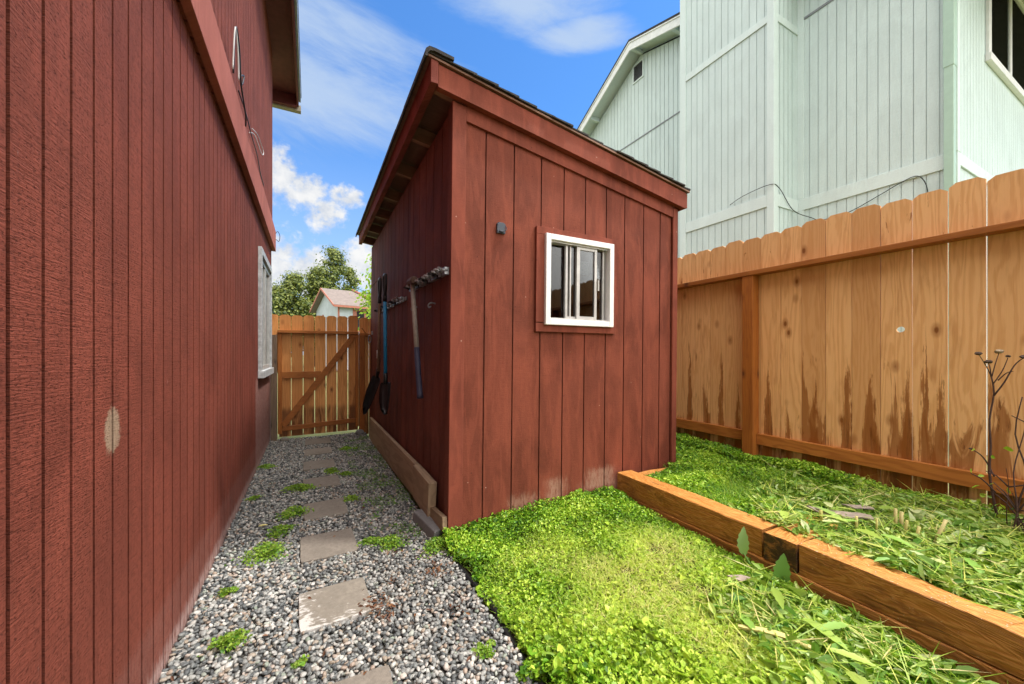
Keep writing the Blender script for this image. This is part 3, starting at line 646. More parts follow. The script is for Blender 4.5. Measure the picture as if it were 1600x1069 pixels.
# hasp + pull ring at the far end of the side
mb = MB(); ry = 5.72
mb.box(SX-.0, SX+.0175, ry-.03, ry+.03, 1.42, 1.47); mb.tube([(SX-.01+.03*math.cos(a)*.6-.01, ry, 1.36+.05*math.sin(a)) for a in np.linspace(-1.57, 4.7, 16)], .006, 6)
sb(mb, 'pull_ring', M['steel'], smooth=False)
# skirt boards
def slab(P, ext, c=None): m_ = MB(); m_.prism(P, ext, c); return m_
sb(slab([(SX-.002, 5.55, .285), (SX-.002, 2.95, .300), (SX-.002, 2.93, .04), (SX-.002, 5.55, -.02)], (-.035, 0, 0)), 'skirt_board', M['skirt'], bevel=.003)
sb(slab([(SX-.0, 2.945, .302), (SX-.0, 2.50, .292), (SX-.0, 2.53, .045), (SX-.0, 2.945, .06)], (-.055, 0, 0)), 'skirt_board', M['skirt'], bevel=.003)
sb(slab([(SX-.006, 2.60, .12), (SX-.006, 2.262, .155), (SX-.006, 2.255, .07), (SX-.006, 2.60, .02)], (-.030, 0, 0)), 'skirt_board', M['skirt'], bevel=.003)
mb = MB(); mb.prism([(.615, 2.66, -.02), (.735, 2.70, -.02), (.745, 2.33, -.02), (.655, 2.29, -.02)], (.015, .0, .085))
o = mb.build('concrete_block', M['block'], None, bevel=.006); tag(o, 'broken grey concrete block propping the near shed corner beside the gravel', 'block')

# ---------------------------------------------------------------- tools on the shed side (wall plane shears to the right with height)
def wx(z): return SX+SH*(z-.05)
def rack(ya, yb, z0, z1, n, label):
    t = thing('tool_rack', (wx(z0), (ya+yb)/2, z0), label, 'tool rack', 'tool racks screwed to the shed side')
    X = wx(z0)
    m_ = MB(); m_.beam((X+.004, ya, z0), (X+.004, yb, z1), .012, .032, (0, 0, 1)); m_.build('rail', M['steel'], t, bevel=.002)
    for i in range(n):
        f = (i+.5)/n; y = ya+(yb-ya)*f; z = z0+(z1-z0)*f
        m_ = MB()
        for s in (-1, 1):
            m_.tube(curve_pts([(X-.004, y+s*.012, z), (X-.035, y+s*.030, z), (X-.055, y+s*.018, z+.004), (X-.075, y+s*.030, z+.010)], 3), .0085, 6)
        m_.box(X-.032, X-.004, y-.026, y+.026, z-.024, z+.020)
        m_.build('clip', M['steel'] if i % 3 else M['black'], t)
    return t
rack(4.98, 3.52, 1.668, 1.652, 9, 'grey metal clip rack at the far end of the shed side')
rack(3.26, 2.27, 1.695, 1.665, 12, 'grey metal clip rack nearest the front corner of the shed')
def shovel(Y0, X0, zg, zs, zb_, Y1, yb, zbl, shaft, label, xe):
    t = thing('shovel', (X0, Y0, zg), label, 'shovel', 'shovels hanging from the shed side')
    m_ = MB(); m_.tube([(X0, Y0, zg-.20), (X0, Y0+(Y1-Y0)*.5, (zg-.2+zs)/2), (X0, Y1, zs)], [.017, .018, .019], 12); m_.build('shaft', shaft, t, smooth=True)
    m_ = MB()   # D grip
    P = [(X0, Y0-.004, zg-.21), (X0-.0, Y0-.05, zg-.13), (X0, Y0-.055, zg-.03), (X0, Y0-.03, zg), (X0, Y0+.03, zg), (X0, Y0+.055, zg-.03), (X0, Y0+.05, zg-.13), (X0, Y0+.004, zg-.21)]
    m_.tube(curve_pts(P, 4), .015, 8); m_.tube([(X0, Y0, zg-.27), (X0, Y0, zg-.19)], .021, 10); m_.build('grip', M['black'], t, smooth=True)
    m_ = MB(); d = (Vector((X0+xe, yb, zbl))-Vector((X0, Y1, zs))); L_ = d.length; d.normalize(); o_ = Vector((-.80, -.60, 0)); o_ = (o_-d*o_.dot(d)).normalized(); sd_ = d.cross(o_)*.60
    a = Vector((X0, Y1, zs)); m_.tube([a-d*.0+Vector((0,0,.03)), a+d*.08], [.023, .02], 10)
    rows = [(.07, .095, .0), (.09, .115, .004), (.2, .118, .02), (.3, .11, .03), (.38, .085, .032), (.44, .04, .03), (.46, .008, .028)]; g = []
    for (f, wv_, dp) in rows:
        for q in (-1, -.6, -.2, .2, .6, 1): g.append(a+d*(f*L_/.46)+sd_*wv_*q+o_*(dp-.035*(1-q*q)*1.0))
    fs = [(r*6+c_, r*6+c_+1, (r+1)*6+c_+1, (r+1)*6+c_) for r in range(len(rows)-1) for c_ in range(5)]
    k = len(g); g += [p+Vector((.004, 0, 0)) for p in g]; fs += [tuple(i+k for i in f[::-1]) for f in fs]
    edge = [0, 1, 2, 3, 4, 5]+[r*6+5 for r in range(1, len(rows))]+[36+c_ for c_ in (4, 3, 2, 1, 0)]+[r*6 for r in range(len(rows)-2, 0, -1)]
    fs += [(edge[i], edge[(i+1) % len(edge)], edge[(i+1) % len(edge)]+k, edge[i]+k) for i in range(len(edge))]
    m_.add(g, fs); m_.build('blade', M['blackmetal'], t, smooth=True)
    return t
t = shovel(4.52, .690, 1.99, .95, .75, 4.60, 4.95, .42, M['woodhandle'], 'black bladed shovel with a brown wooden shaft hung furthest along the shed', -.10)
m_ = MB(); m_.tube([(.6895, 4.585, 1.19), (.6895, 4.592, 1.10)], .0205, 12); m_.build('sticker', M['paper'], t, smooth=True)
shovel(4.03, .665, 1.945, .925, .75, 3.99, 3.93, .55, M['blue'], 'shovel with bright blue shaft and black grip on the shed wall', .0)
t = thing('sledgehammer', (.70, 2.93, 1.67), 'sledgehammer with grey handle and navy rubber grip hanging head up on the shed', 'sledgehammer')
HXs = .69
m_ = MB(); m_.tube([(HXs, 2.955, 1.70), (HXs, 2.88, 1.42), (HXs, 2.815, 1.19)], [.017, .019, .019], 12); m_.build('handle', M['ash'], t, smooth=True)
m_ = MB(); m_.tube([(HXs, 2.8155, 1.195), (HXs, 2.77, 1.0), (HXs, 2.725, .86), (HXs, 2.718, .835)], [.021, .0215, .022, .024], 12); m_.build('grip', M['navy'], t, smooth=True)
m_ = MB(); m_.tube([(HXs, 2.88, 1.700), (HXs, 2.90, 1.703), (HXs, 2.945, 1.705), (HXs, 3.01, 1.703), (HXs, 3.03, 1.700)], [.026, .033, .029, .033, .026], 8); m_.build('head', M['rust'], t)
for (y, z) in ((3.13, 1.53), (2.62, 1.50)):
    m_ = MB(); m_.tube(curve_pts([(wx(z)+.01, y, z), (wx(z)-.02, y, z+.004), (wx(z)-.04, y, z-.012), (wx(z)-.035, y, z-.03), (wx(z)-.02, y, z-.02)], 3), .005, 6)
    m_.build('wall_hook', M['steel'], shed)

# ================================================================ GATE and the piece of fence round it
def dogear(mb, c0, c1, face, th, z0, z1, axis='x', cut=.035, c=None, hole=None):
    """one dog-eared board; axis x: spans X at plane Y=face; axis y: spans Y at plane X=face"""
    P = [(c0, z0), (c1, z0), (c1, z1-cut*.75), (c1-cut, z1), (c0+cut, z1), (c0, z1-cut*.75)]
    if axis == 'x': mb.prism([(a, face, z) for a, z in P], (0, th, 0), c)
    else: mb.prism([(face, a, z) for a, z in P], (th, 0, 0), c)
GY = 6.0
gt = thing('gate', (.12, GY, 0), 'wooden board gate with a diagonal brace at the end of the gravel path', 'gate')
mb = MB(); xs = [-.372, -.232, -.114, .021, .149, .276, .392, .535]
xs = [-.372+.1415*i for i in range(8)]
gaps = [.002, .003, .005, .004, .007, .004, .008]
for i in range(7):
    dogear(mb, xs[i]+gaps[i]/2+.002, xs[i+1]-gaps[i]/2-.001, GY, .016, .035+.002*i, 1.675+random.uniform(-.006, .006)+.004*i, cut=.03)
mb.build('board_panel', M['cedar_gate'], gt)
fy_ = GY-.040
mb = MB(); mb.box(-.385, .62, fy_-.03, GY-.001, 1.430, 1.468); mb.build('rail', M['stain_x'], gt, bevel=.003)
mb = MB(); mb.beam((-.335, GY-.021, .145), (.575, GY-.021, .19), .038, .062); mb.build('rail', M['stain_x'], gt, bevel=.003)
mb = MB(); mb.box(-.335, .135, GY-.039, GY-.002, .822, .908); mb.build('rail', M['stain_x'], gt, bevel=.003)
mb = MB(); mb.box(-.385, -.336, GY-.040, GY-.001, .08, 1.429); mb.build('stile', M['stain_z'], gt, bevel=.003)
mb = MB(); mb.box(.577, .622, GY-.040, GY-.001, .10, 1.429); mb.build('stile', M['stain_z'], gt, bevel=.003)
mb = MB(); mb.beam((-.325, GY-.0225, .185), (.565, GY-.0225, 1.425), .075, .050, (0, 1, 0)); mb.v = [(a, b-.002, c_) for a, b, c_ in mb.v]
mb.build('brace', M['stain_x'], gt, bevel=.003)
fp = MB(); fp.box(-.463, -.392, GY-.07, GY+.02, -.05, 1.40)
tag(fp.build('fence_post', M['grey_post'], None, bevel=.003), 'weathered brown post between the red house corner and the gate', 'fence post')
fs_ = thing('fence', (.68, GY, 0), 'narrow orange fence piece between the gate and the shed corner', 'fence')
mb = MB(); dogear(mb, .635, .762, GY+.001, .016, -.03, 1.68, cut=.03); dogear(mb, .766, .90, GY+.001, .016, -.03, 1.68, cut=.03); mb.build('board_panel', M['cedar_gate'], fs_)
mb = MB(); mb.box(.626, .70, GY-.085, GY, -.05, 1.41); mb.build('post', M['stain_z'], fs_, bevel=.003)
mb = MB(); mb.box(.626, .90, GY-.09, GY, 1.4105, 1.448); mb.build('rail', M['stain_x'], fs_, bevel=.003)
mb = MB(); mb.beam((.655, GY-.11, 1.52), (.72, GY-.10, 1.43), .012, .012); mb.build('latch_stick', M['stain_x'], fs_)
mb = MB(); dogear(mb, -.475, -.378, GY+.001, .016, .9, 1.675, cut=.02)
tag(mb.build('fence_board', M['cedar_gate'], None), 'single dog-eared board above the brown post at the red house corner', 'board')
mb = MB(); 
rk = ico(2); 
def rock(name, loc, s, label, mat):
    V, F_ = rk; V = np.array([tuple(Vector(p)*(1+.25*mnoise.noise(Vector(p)*1.7+Vector(loc)*7))) for p in V])*np.array(s)+np.array(loc)
    return tag(npmesh(name, V, F_, np.full((len(V), 3), .5), mat, smooth=False), label, 'rock')
rock('rock', (-.30, 5.86, .02), (.055, .05, .035), 'fist sized brown rock at the left foot of the gate', M['paver'])
rock('rock', (.62, 5.84, .03), (.06, .06, .05), 'grey rock against the fence post beside the far shed corner', M['block'])

# ================================================================ RIGHT FENCE
FX = 3.43
fe = thing('fence', (FX, 2, 0), 'tall cedar board fence with dog-eared tops behind the raised bed', 'fence')
ys = [.683, .835, .992, 1.146, 1.302, 1.460, 1.618, 1.771, 1.928, 2.084, 2.244, 2.400, 2.560, 2.718]
step = .1555
ys = [ys[0]-step*i for i in range(16, 0, -1)]+ys+[ys[-1]+step*i for i in range(1, 22)]
mb = MB()
for i in range(len(ys)-1):
    a, b = ys[i], ys[i+1]; gap = {.683: .008, .835: .006, .992: .004}.get(a, .0028)
    if a < .6: gap = .004
    zt = 2.168+random.uniform(-.010, .012); r3 = random.random()
    cc = (random.random(), random.random()**1.5, random.random())
    if abs(a-.992) < .001:      # board with the knot hole: split round it
        hz, hy, hr = 1.31, 1.047, .019; x0 = FX; th = .016
        circ = [(hy+hr*1.15*math.cos(q), hz+hr*math.sin(q)) for q in np.linspace(0, 2*math.pi, 17)[:-1]]
        def ring(outer): 
            P = [(FX, y_, z_) for y_, z_ in outer]; mb.prism(P, (th, 0, 0), cc)
        a2, b2 = a+gap/2, b-gap/2
        dogear(mb, a2, b2, FX, th, hz+.05, zt, 'y', .03, cc); mb.box(FX, FX+th, a2, b2, .12, hz-.05, cc)
        top = [circ[k] for k in range(0, 9)]; bot = [circ[k % 16] for k in range(8, 17)]
        ring([(b2, hz), (b2, hz+.05), (a2, hz+.05), (a2, hz)]+top[::-1]); ring([(a2, hz), (a2, hz-.05), (b2, hz-.05), (b2, hz)]+bot[::-1])
        continue
    dogear(mb, a+gap/2, b-gap/2, FX+random.uniform(-.001, .001), .016, .12, zt, 'y', .03, cc)
mb.build('board_panel', M['cedar'], fe)
for py in (-.455, 1.99, 4.43):
    mb = MB(); mb.box(FX-.092, FX-.002, py-.046, py+.046, .05, 1.822); mb.build('post', M['stain_z'], fe, bevel=.003)
for a, b in ((-1.7, 1.99), (1.99, 5.9)):
    mb = MB(); mb.box(FX-.10, FX-.0015, a+.001, b-.001, 1.823, 1.861); mb.build('top_rail', M['stain_y'], fe, bevel=.003)
for a, b, dz in ((-1.7, -.502, 0), (-.408, 1.943, 0), (2.037, 4.383, .01), (4.477, 5.9, .01)):
    mb = MB(); mb.beam((FX-.021, a, .42+dz), (FX-.021, b, .42+dz), .038, .092); mb.build('bottom_rail', M['stain_y'], fe, bevel=.003)

# ================================================================ RAISED BED TIMBERS
def timber(x0, y0, x1, y1, z0, z1, label, w_=.145, axis='y', seed=0):
    """6x6 with worn edges: front face runs (x0,y0)->(x1,y1), body to its right"""
    rn = random.Random(seed); a, b = Vector((x0, y0, 0)), Vector((x1, y1, 0)); d = (b-a); L_ = d.length; d.normalize(); nrm = Vector((d.y, -d.x, 0))
    n = max(4, int(L_/.06)); V = []; F_ = []; m = 12
    sec = [(0, 0), (0, .33), (0, .66), (.004, .955), (.02, .99), (.33, 1), (.66, 1), (.97, .99), (1, .95), (1, .6), (1, .3), (1, 0)]
    for i in range(n+1):
        p = a+d*L_*i/n
        for k, (u_, v_) in enumerate(sec):
            j = .0035*mnoise.noise(Vector((i*.7, k*1.3, seed*5.1)))
            chip = max(0, mnoise.noise(Vector((i*.35, 3 if k > 5 else 9, seed*2.7)))-.2)*.02 if k in (4, 7, 3, 8) else 0
            V.append(p+nrm*(u_*w_+j)+Vector((0, 0, z0+(z1-z0)*v_+j-chip)))
    c_ = (rn.random(), rn.random(), rn.random())
    for i in range(n):
        for k in range(m): F_.append((i*m+k, i*m+(k+1) % m, (i+1)*m+(k+1) % m, (i+1)*m+k))
    F_ += [tuple(range(m-1, -1, -1)), tuple(n*m+k for k in range(m))]
    mb = MB(); mb.add(V, F_, c_)
    o = mb.build('landscape_timber', M['timber_'+axis], None, bevel=.002); tag(o, label, 'timber', 'landscape timbers edging the raised bed'); return o
timber(2.068, 1.158, 2.086, 2.235, .098, .242, 'upper landscape timber running from the joint to the shed', seed=1)
timber(1.965, -1.3, 2.062, .985, .098, .244, 'long upper landscape timber nearest the viewer, pale top', seed=2)
o = timber(2.50, .992, 2.058, .992, .100, .239, 'short landscape timber end-on at the joint, dark end facing the lawn', seed=3, axis='x', w_=.152)
timber(1.985, -1.3, 2.09, 2.22, -.055, .0965, 'lower landscape timber under the others, mostly hidden by grass', seed=4)
timber(2.10, 2.232, 2.62, 2.232, .075, .215, 'landscape timber lying across against the shed front', seed=5, axis='x', w_=.10)

# ================================================================ MINT HOUSE
mh = thing('house', (6, 3, 0), 'pale mint green two storey house rising behind the cedar fence', 'house')
NX, CH, NY = 6.0, 5.40, 1.41
slopeA = [(7.513, 6.549), (5.80, 7.506), (-.0, 5.6)]
roofz = lambda y: 6.40+(7.55-y)*.545 if y > 5.76 else 7.375-(5.76-y)*.325
mb = MB()
siding(mb, (NX, 5.76), (0, 1), (-1, 0), 1.94, .1, grooves(.05, .1016, 1.94), -.05, lambda t_: roofz(5.761+t_)-.10, gw=.007, gd=.011)
siding(mb, (NX, 4.29), (0, 1), (-1, 0), 1.47, .1, grooves(.05, .1016, 1.47), -.05, lambda t_: roofz(4.29+t_)-.10, gw=.009, gd=.020)
siding(mb, (NX, NY+.05), (0, 1), (-1, 0), 2.83, .1, grooves(.06, .1016, 2.83), -.05, lambda t_: roofz(NY+.05+t_)-.10, gw=.007, gd=.011)
mb.build('wall', M['mint'], mh)
mb = MB(); siding(mb, (NX, NY), (1, 0), (0, -1), 6, .049, grooves(.08, .1016, 6), -.05, 7.5, gw=.007, gd=.010); mb.build('wall', M['mint'], mh)
mb = MB(); mb.box(NX+.101, NX+6, NY+.05, 7.6, -.05, 5.6); mb.build('building_core', M['mint'], mh)
ch = MB()
siding(ch, (CH, 2.88), (0, 1), (-1, 0), 1.41, .05, grooves(.11, .1016, 1.35), -.05, 8.6, gw=.007, gd=.011)
siding(ch, (CH+.0505, 2.88), (1, 0), (0, -1), .549, .05, grooves(.1, .1016, .5), -.05, 8.6, gw=.009, gd=.020)
siding(ch, (CH+.0505, 4.29), (1, 0), (0, 1), .549, .05, grooves(.1, .1016, .5), -.05, 8.6, gw=.009, gd=.020)
ch.box(CH+.051, NX-.001, 2.931, 4.239, 8.5, 8.59)
co = ch.build('chimney_chase', M['mint'], mh)
mb = MB(); mb.box(CH-.020, CH-.001, 2.862, 2.95, -.05, 8.6); mb.box(CH-.018, CH+.07, 2.860, 2.879, -.05, 8.6); mb.build('corner_board', M['mint_trim'], co, bevel=.002)
mb = MB(); mb.box(CH-.020, CH-.001, 4.20, 4.308, -.05, 8.6); mb.build('corner_board', M['mint_trim'], co, bevel=.002)
for z0, z1 in ((3.11, 3.27), (5.56, 5.66)):
    mb = MB(); mb.box(CH-.017, CH-.001, 2.951, 4.199, z0, z1); mb.box(CH+.071, NX-.02, 2.865, 2.8795, z0, z1); mb.build('band_board', M['mint_trim'], co, bevel=.003)
mb = MB(); mb.box(NX-.018, NX-.001, NY+.07, 2.8795, 3.12, 3.28); mb.build('band_board', M['mint_trim'], mh, bevel=.003)
mb = MB(); mb.box(NX-.012, NX-.001, 4.292, 7.4, 5.58, 5.60); mb.box(NX-.012, NX-.001, NY+.07, 2.8795, 5.73, 5.76); mb.build('flashing', M['gutter'], mh)
mb = MB(); mb.box(NX+.01, NX+5.5, NY-.018, NY-.001, 3.15, 3.28); mb.build('band_board', M['mint_trim'], mh, bevel=.003)
mb = MB(); mb.box(NX-.018, NX-.001, 2.80, 2.8795, -.05, 3.119); mb.box(NX-.018, NX-.001, 2.80, 2.8795, 3.281, 7); mb.build('corner_board', M['mint_trim'], mh, bevel=.002)
mb = MB(); mb.box(NX-.085, NX-.002, NY-.012, NY+.062, -.05, 4.18); mb.box(NX-.090, NX-.002, NY-.016, NY+.066, 4.16, 7.2); mb.build('downspout', M['mint_metal'], mh, bevel=.006)
mb = MB(); mb.box(NX-.001, NX+.09, NY-.020, NY-.001, 3.281, 7.3); mb.box(NX, NX+.09, NY-.020, NY-.001, -.05, 3.149); mb.build('corner_board', M['mint_trim'], mh, bevel=.002)
# roof, rake, lookouts
RXo = 5.70
def rakeline(off0, off1, x0, x1, name, mat, par=mh):
    m_ = MB()
    for (ya, yb) in ((5.76, 7.62), (.4, 5.76)):
        m_.prism([(x0, ya, (6.40+(7.55-ya)*.545 if yb > 6 else roofz(ya-.0001))+off0), (x0, yb, (roofz(yb) if yb > 6 else 7.375)+off0), (x0, yb, (roofz(yb) if yb > 6 else 7.375)+off1), (x0, ya, (6.40+(7.55-ya)*.545 if yb > 6 else roofz(ya-.0001))+off1)], (x1-x0, 0, 0))
    return m_.build(name, mat, par)
rakeline(.07, .11, RXo-.02, 12, 'roof', M['shingle'])
rakeline(-.10, .045, RXo, RXo+.03, 'rake_board', M['white_wood']); rakeline(.0451, .0695, RXo-.015, RXo+.03, 'drip_edge', M['white_wood'])
rakeline(.0, .04, RXo+.031, NX+.1, 'soffit', M['mint_trim'])
for yy in (7.05, 5.72, 4.75):
    mb = MB(); zz_ = roofz(yy)-.09; mb.box(RXo+.031, NX-.001, yy-.03, yy+.03, zz_, zz_+.085); mb.build('lookout', M['mint_trim'], mh)
# gable vent
gv = MB(); y0, y1, z0, z1 = 5.685, 5.925, 6.82, 7.14
gv.box(NX-.02, NX-.001, y0-.03, y0, z0-.03, z1+.03); gv.box(NX-.02, NX-.001, y1, y1+.03, z0-.03, z1+.03); gv.box(NX-.02, NX-.001, y0, y1, z1, z1+.03); gv.box(NX-.02, NX-.001, y0, y1, z0-.03, z0)
vo = gv.build('gable_vent', M['mint_trim'], mh)
mb = MB(); mb.box(NX-.004, NX-.0005, y0, y1, z0, z1); mb.build('opening', M['dark'], vo)  # flat dark sheet on the siding, paints the shade behind the louvres
mb = MB()
for k in range(10):
    z = z0+.015+k*.031; mb.prism([(NX-.018, y0, z), (NX-.005, y0, z+.015), (NX-.005, y0, z+.019), (NX-.018, y0, z+.004)], (0, y1-y0, 0))
mb.build('louvre', M['gutter'], vo)
# window on the face turned toward the viewer
X0, X1, Z0, Z1 = 7.03, 8.95, 4.58, 5.95; wy = NY-.03
mb = MB(); f = .09
mb.box(X0, X0+f, wy, NY-.001, Z0+f, Z1-f); mb.box(X1-f, X1, wy, NY-.001, Z0+f, Z1-f); mb.box(X0-.0, X1+.0, wy-.004, NY-.001, Z1-f, Z1); mb.box(X0-.02, X1+.02, wy-.02, NY-.001, Z0, Z0+f)
wn = mb.build('window', M['white'], mh, bevel=.004)
mb = MB(); xm = (X0+X1)/2
for a, b in ((X0+f, X0+f+.04), (xm-.04, xm+.04), (X1-f-.04, X1-f)):
    mb = MB(); mb.box(a, b, wy+.008, NY-.002, Z0+f, Z1-f); mb.build('sash_bar', M['white'], wn)
mb = MB(); mb.box(X0+f+.04, xm-.04, NY-.012, NY-.009, Z0+f, Z1-f); mb.box(xm+.04, X1-f-.04, NY-.012, NY-.009, Z0+f, Z1-f); mb.build('pane', M['glass_clear'], wn)
mb = MB()
for k in range(38):
    z = Z0+f+.03*k+.02; mb.box(X0+f+.04, xm-.04, NY-.0068, NY-.0030, z, z+.022)
mb.build('blind', M['blind'], wn)
mb = MB(); mb.box(X0+f, X1-f, NY-.0025, NY-.0012, Z0+f, Z1-f); mb.build('dark_backing', M['dark'], wn)  # flat dark sheet painted as the unlit room behind the panes
# cable across the mint house
kp = [(5.965, 3.72, 3.50), (5.365, 3.25, 3.36), (5.36, 2.90, 3.38), (5.50, 2.855, 3.34), (5.80, 2.84, 3.10), (5.97, 2.70, 2.98), (5.975, 2.59, 2.918), (5.975, 2.313, 2.923), (5.975, 2.01, 3.03), (5.97, 1.833, 3.10), (5.97, 1.70, 3.13), (5.97, 1.635, 3.06), (5.965, 1.60, 2.90), (5.96, 1.60, 2.6)]
kp[0] = (5.37, 3.45, 3.30)
mb = MB(); mb.tube(curve_pts(kp), .0045, 6)
tag(mb.build('cable', M['black'], None, smooth=True), 'thin dark cable drooping across the mint green house above the fence', 'cable')

# ================================================================ FAR HOUSE
fh = thing('house', (1.36, 28.2, 0), 'small distant pale blue house with brown roof and salmon trim beyond the gate', 'house')
ga = R(-14.3); gdv = Vector((math.sin(ga), math.cos(ga), 0)); ed = Vector((math.cos(ga), -math.sin(ga), 0)); o0 = Vector((1.62, 28.2, .08)); GW = 4.9
P = lambda a, b, z: tuple(o0+ed*a+gdv*b+Vector((0, 0, z)))
mb = MB(); mb.prism([P(0, 0, -.05), P(0, GW, -.05), P(0, GW, 4.35), P(0, GW/2, 5.6), P(0, 0, 4.35)], tuple(ed*9)); mb.build('wall', M['far_wall'], fh)
for s, (b0, b1) in enumerate(((-.35, GW/2), (GW+.35, GW/2))):
    mb = MB(); mb.prism([P(-.35, b0, 4.22), P(-.35, b1, 5.66), P(-.35, b1, 5.76), P(-.35, b0, 4.34)], tuple(ed*9.6)); mb.build('roof', M['far_roof'], fh)
    mb = MB(); mb.prism([P(-.40, b0, 4.20), P(-.40, b1, 5.64), P(-.40, b1, 5.78), P(-.40, b0, 4.34)], tuple(ed*.045)); mb.build('rake_board', M['far_trim'], fh)
mb = MB(); mb.beam(P(-.35, -.38, 4.24), P(9.2, -.38, 4.24), .08, .13); mb.build('gutter', M['far_trim'], fh)
mb = MB(); mb.beam(P(1.85, GW/2, 5.86), P(3.3, -.4, 4.36), .12, .10); mb.build('roof_seam', M['far_trim'], fh)
for a in (.05, 1.05, 2.6, 3.6):
    mb = MB(); mb.beam(P(a, -.02, 0), P(a, -.02, 4.2), .10, .06, tuple(gdv)); mb.build('trim_board', M['far_trim'], fh)
mb = MB(); mb.prism([P(1.12, -.03, 2.6), P(2.5, -.03, 2.6), P(2.5, -.03, 4.12), P(1.12, -.03, 4.12)], tuple(gdv*.02)); fw = mb.build('window', M['far_trim'], fh)
mb = MB()
for a in (1.25, 1.9): mb.prism([P(a, -.05, 2.7), P(a+.5, -.05, 2.7), P(a+.5, -.05, 4.02), P(a, -.05, 4.02)], tuple(gdv*.015))
mb.build('pane', M['dark'], fw)
mb = MB(); mb.tube([P(-.05, 3.2, 2.5), P(-.05, 3.2, 3.75), P(-.05, 3.05, 3.9)], .04, 6); mb.build('pipe', M['far_trim'], fh)

# ================================================================ TREES
def leaves(cent, size, seed, flat=.5, aspect=.5, fold=.25, droop=0, nrm_up=.6, rnd_col=None, shape='leaf'):
    """folded leaf quads at centres; returns V, F, C"""
    rg = np.random.RandomState(seed); n = len(cent)
    up = rg.normal(0, 1, (n, 3)); up /= np.linalg.norm(up, axis=1)[:, None]; up = up*(1-nrm_up)+np.array([0, 0, 1])*nrm_up; up /= np.linalg.norm(up, axis=1)[:, None]
    th = rg.uniform(0, 2*np.pi, n); d = np.stack([np.cos(th), np.sin(th), rg.normal(0, .25, n)-droop], 1)
    d -= up*(d*up).sum(1)[:, None]*(1-.0); d /= np.linalg.norm(d, axis=1)[:, None]; s = np.cross(up, d)
    sz = np.asarray(size)*rg.uniform(.65, 1.3, n); 
    prof = [(-.5, 0, 0), (-.12, .5, fold*.5), (.25, .38, fold*.4), (.5, 0, -.05), (.25, -.38, fold*.4), (-.12, -.5, fold*.5)]
    V = np.stack([cent+d*(sz*a)[:, None]+s*(sz*b*aspect)[:, None]+up*(sz*c_*aspect)[:, None] for a, b, c_ in prof], 1)
    base = (np.arange(n)*6)[:, None]
    F_ = np.concatenate([base+np.array([0, 1, 2, 3]), base+np.array([0, 3, 4, 5])], 0)
    if rnd_col is None: col = rg.rand(n, 3)
    else: col = rnd_col(n, rg, cent)
    return V.reshape(-1, 3), F_, np.repeat(col, 6, 0)
def tree(name, loc, H, wid, n, lsz, mat, label, seed, style='conifer', dens=1):
    rn = random.Random(seed); rg = np.random.RandomState(seed)
    t = thing(name, loc, label, 'tree'); X, Y, Z = loc
    m_ = MB(); lean = rn.uniform(-.3, .3)
    tp = [(X+lean*q*q, Y, Z+H*.97*q) for q in np.linspace(0, 1, 8)]; m_.tube(tp, [H*.016*(1-.9*q)+.02 for q in np.linspace(0, 1, 8)], 8)
    pts = []; nb = int(46*dens)
    for i in range(nb):
        q = .18+.80*(i/nb)+rn.uniform(-.01, .01); z = Z+H*q; a = rn.uniform(0, 6.28)
        env = ((1-q)**.75*1.12+.03) if style == 'conifer' else math.sin(min(1, (q-.1)/.95)*math.pi)**.6
        L_ = wid*env*rn.uniform(.55, 1.15); rise = rn.uniform(.15, .55)*L_ if style != 'conifer' else rn.uniform(.1, .6)*L_
        b0 = Vector((X+lean*q*q, Y, z)); b1 = b0+Vector((math.cos(a)*L_, math.sin(a)*L_, rise)); mid = (b0+b1)/2+Vector((0, 0, -.06*L_))
        m_.tube([b0, mid, b1], [.035*H/10, .022*H/10, .008], 5)
        nc = max(3, int(n/nb/14))
        for k in range(nc):
            f = rn.uniform(.25, 1.05)**.8; p = b0.lerp(b1, f)+Vector((rn.gauss(0, .1), rn.gauss(0, .1), rn.gauss(0, .1)))*L_*.9
            cs = rn.uniform(.12, .3)*wid*.35+.12
            pts.append(np.array(p)[None]+rg.normal(0, 1, (14, 3))*cs*np.array([1, 1, .8]))
    m_.build('trunk', M['bark'], t, smooth=True)
    cen = np.concatenate(pts)
    V, F_, c_ = leaves(cen, lsz, seed, nrm_up=.3, aspect=.7)
    npmesh('crown', V, F_, c_, mat, t); return t
tree('birch_tree', (1.95, 42, -.5), 12.2, 2.7, 9500, .21, M['tree_leaf'], 'tallest dark green tree, pointed, above the distant brown roof', 5, dens=1.3)
tree('poplar_tree', (3.9, 44, -.5), 11.0, 2.0, 5200, .21, M['tree_leaf'], 'thin ragged tree with bare branches right of the tallest tree', 8, dens=.9)
tree('birch_tree', (.40, 41, -.5), 9.9, 2.6, 10500, .2, M['tree_leaf'], 'middle height dark green tree just left of the distant house', 15, dens=1.2)
tree('birch_tree', (-1.2, 40, -.5), 8.9, 3.0, 9500, .21, M['tree_leaf'], 'broad green tree in the middle of the tree line above the gate', 21, dens=1.3)
tree('birch_tree', (-3.0, 40, -.5), 7.6, 3.0, 9000, .21, M['tree_leaf'], 'lowest green tree beside the red house corner above the gate', 27, dens=1.2)
tree('maple_tree', (2.72, 15.5, -.3), 5.4, 1.15, 5500, .13, M['tree_bright'], 'bright yellow green tree peeking past the far shed corner', 33, style='round', dens=1.2)

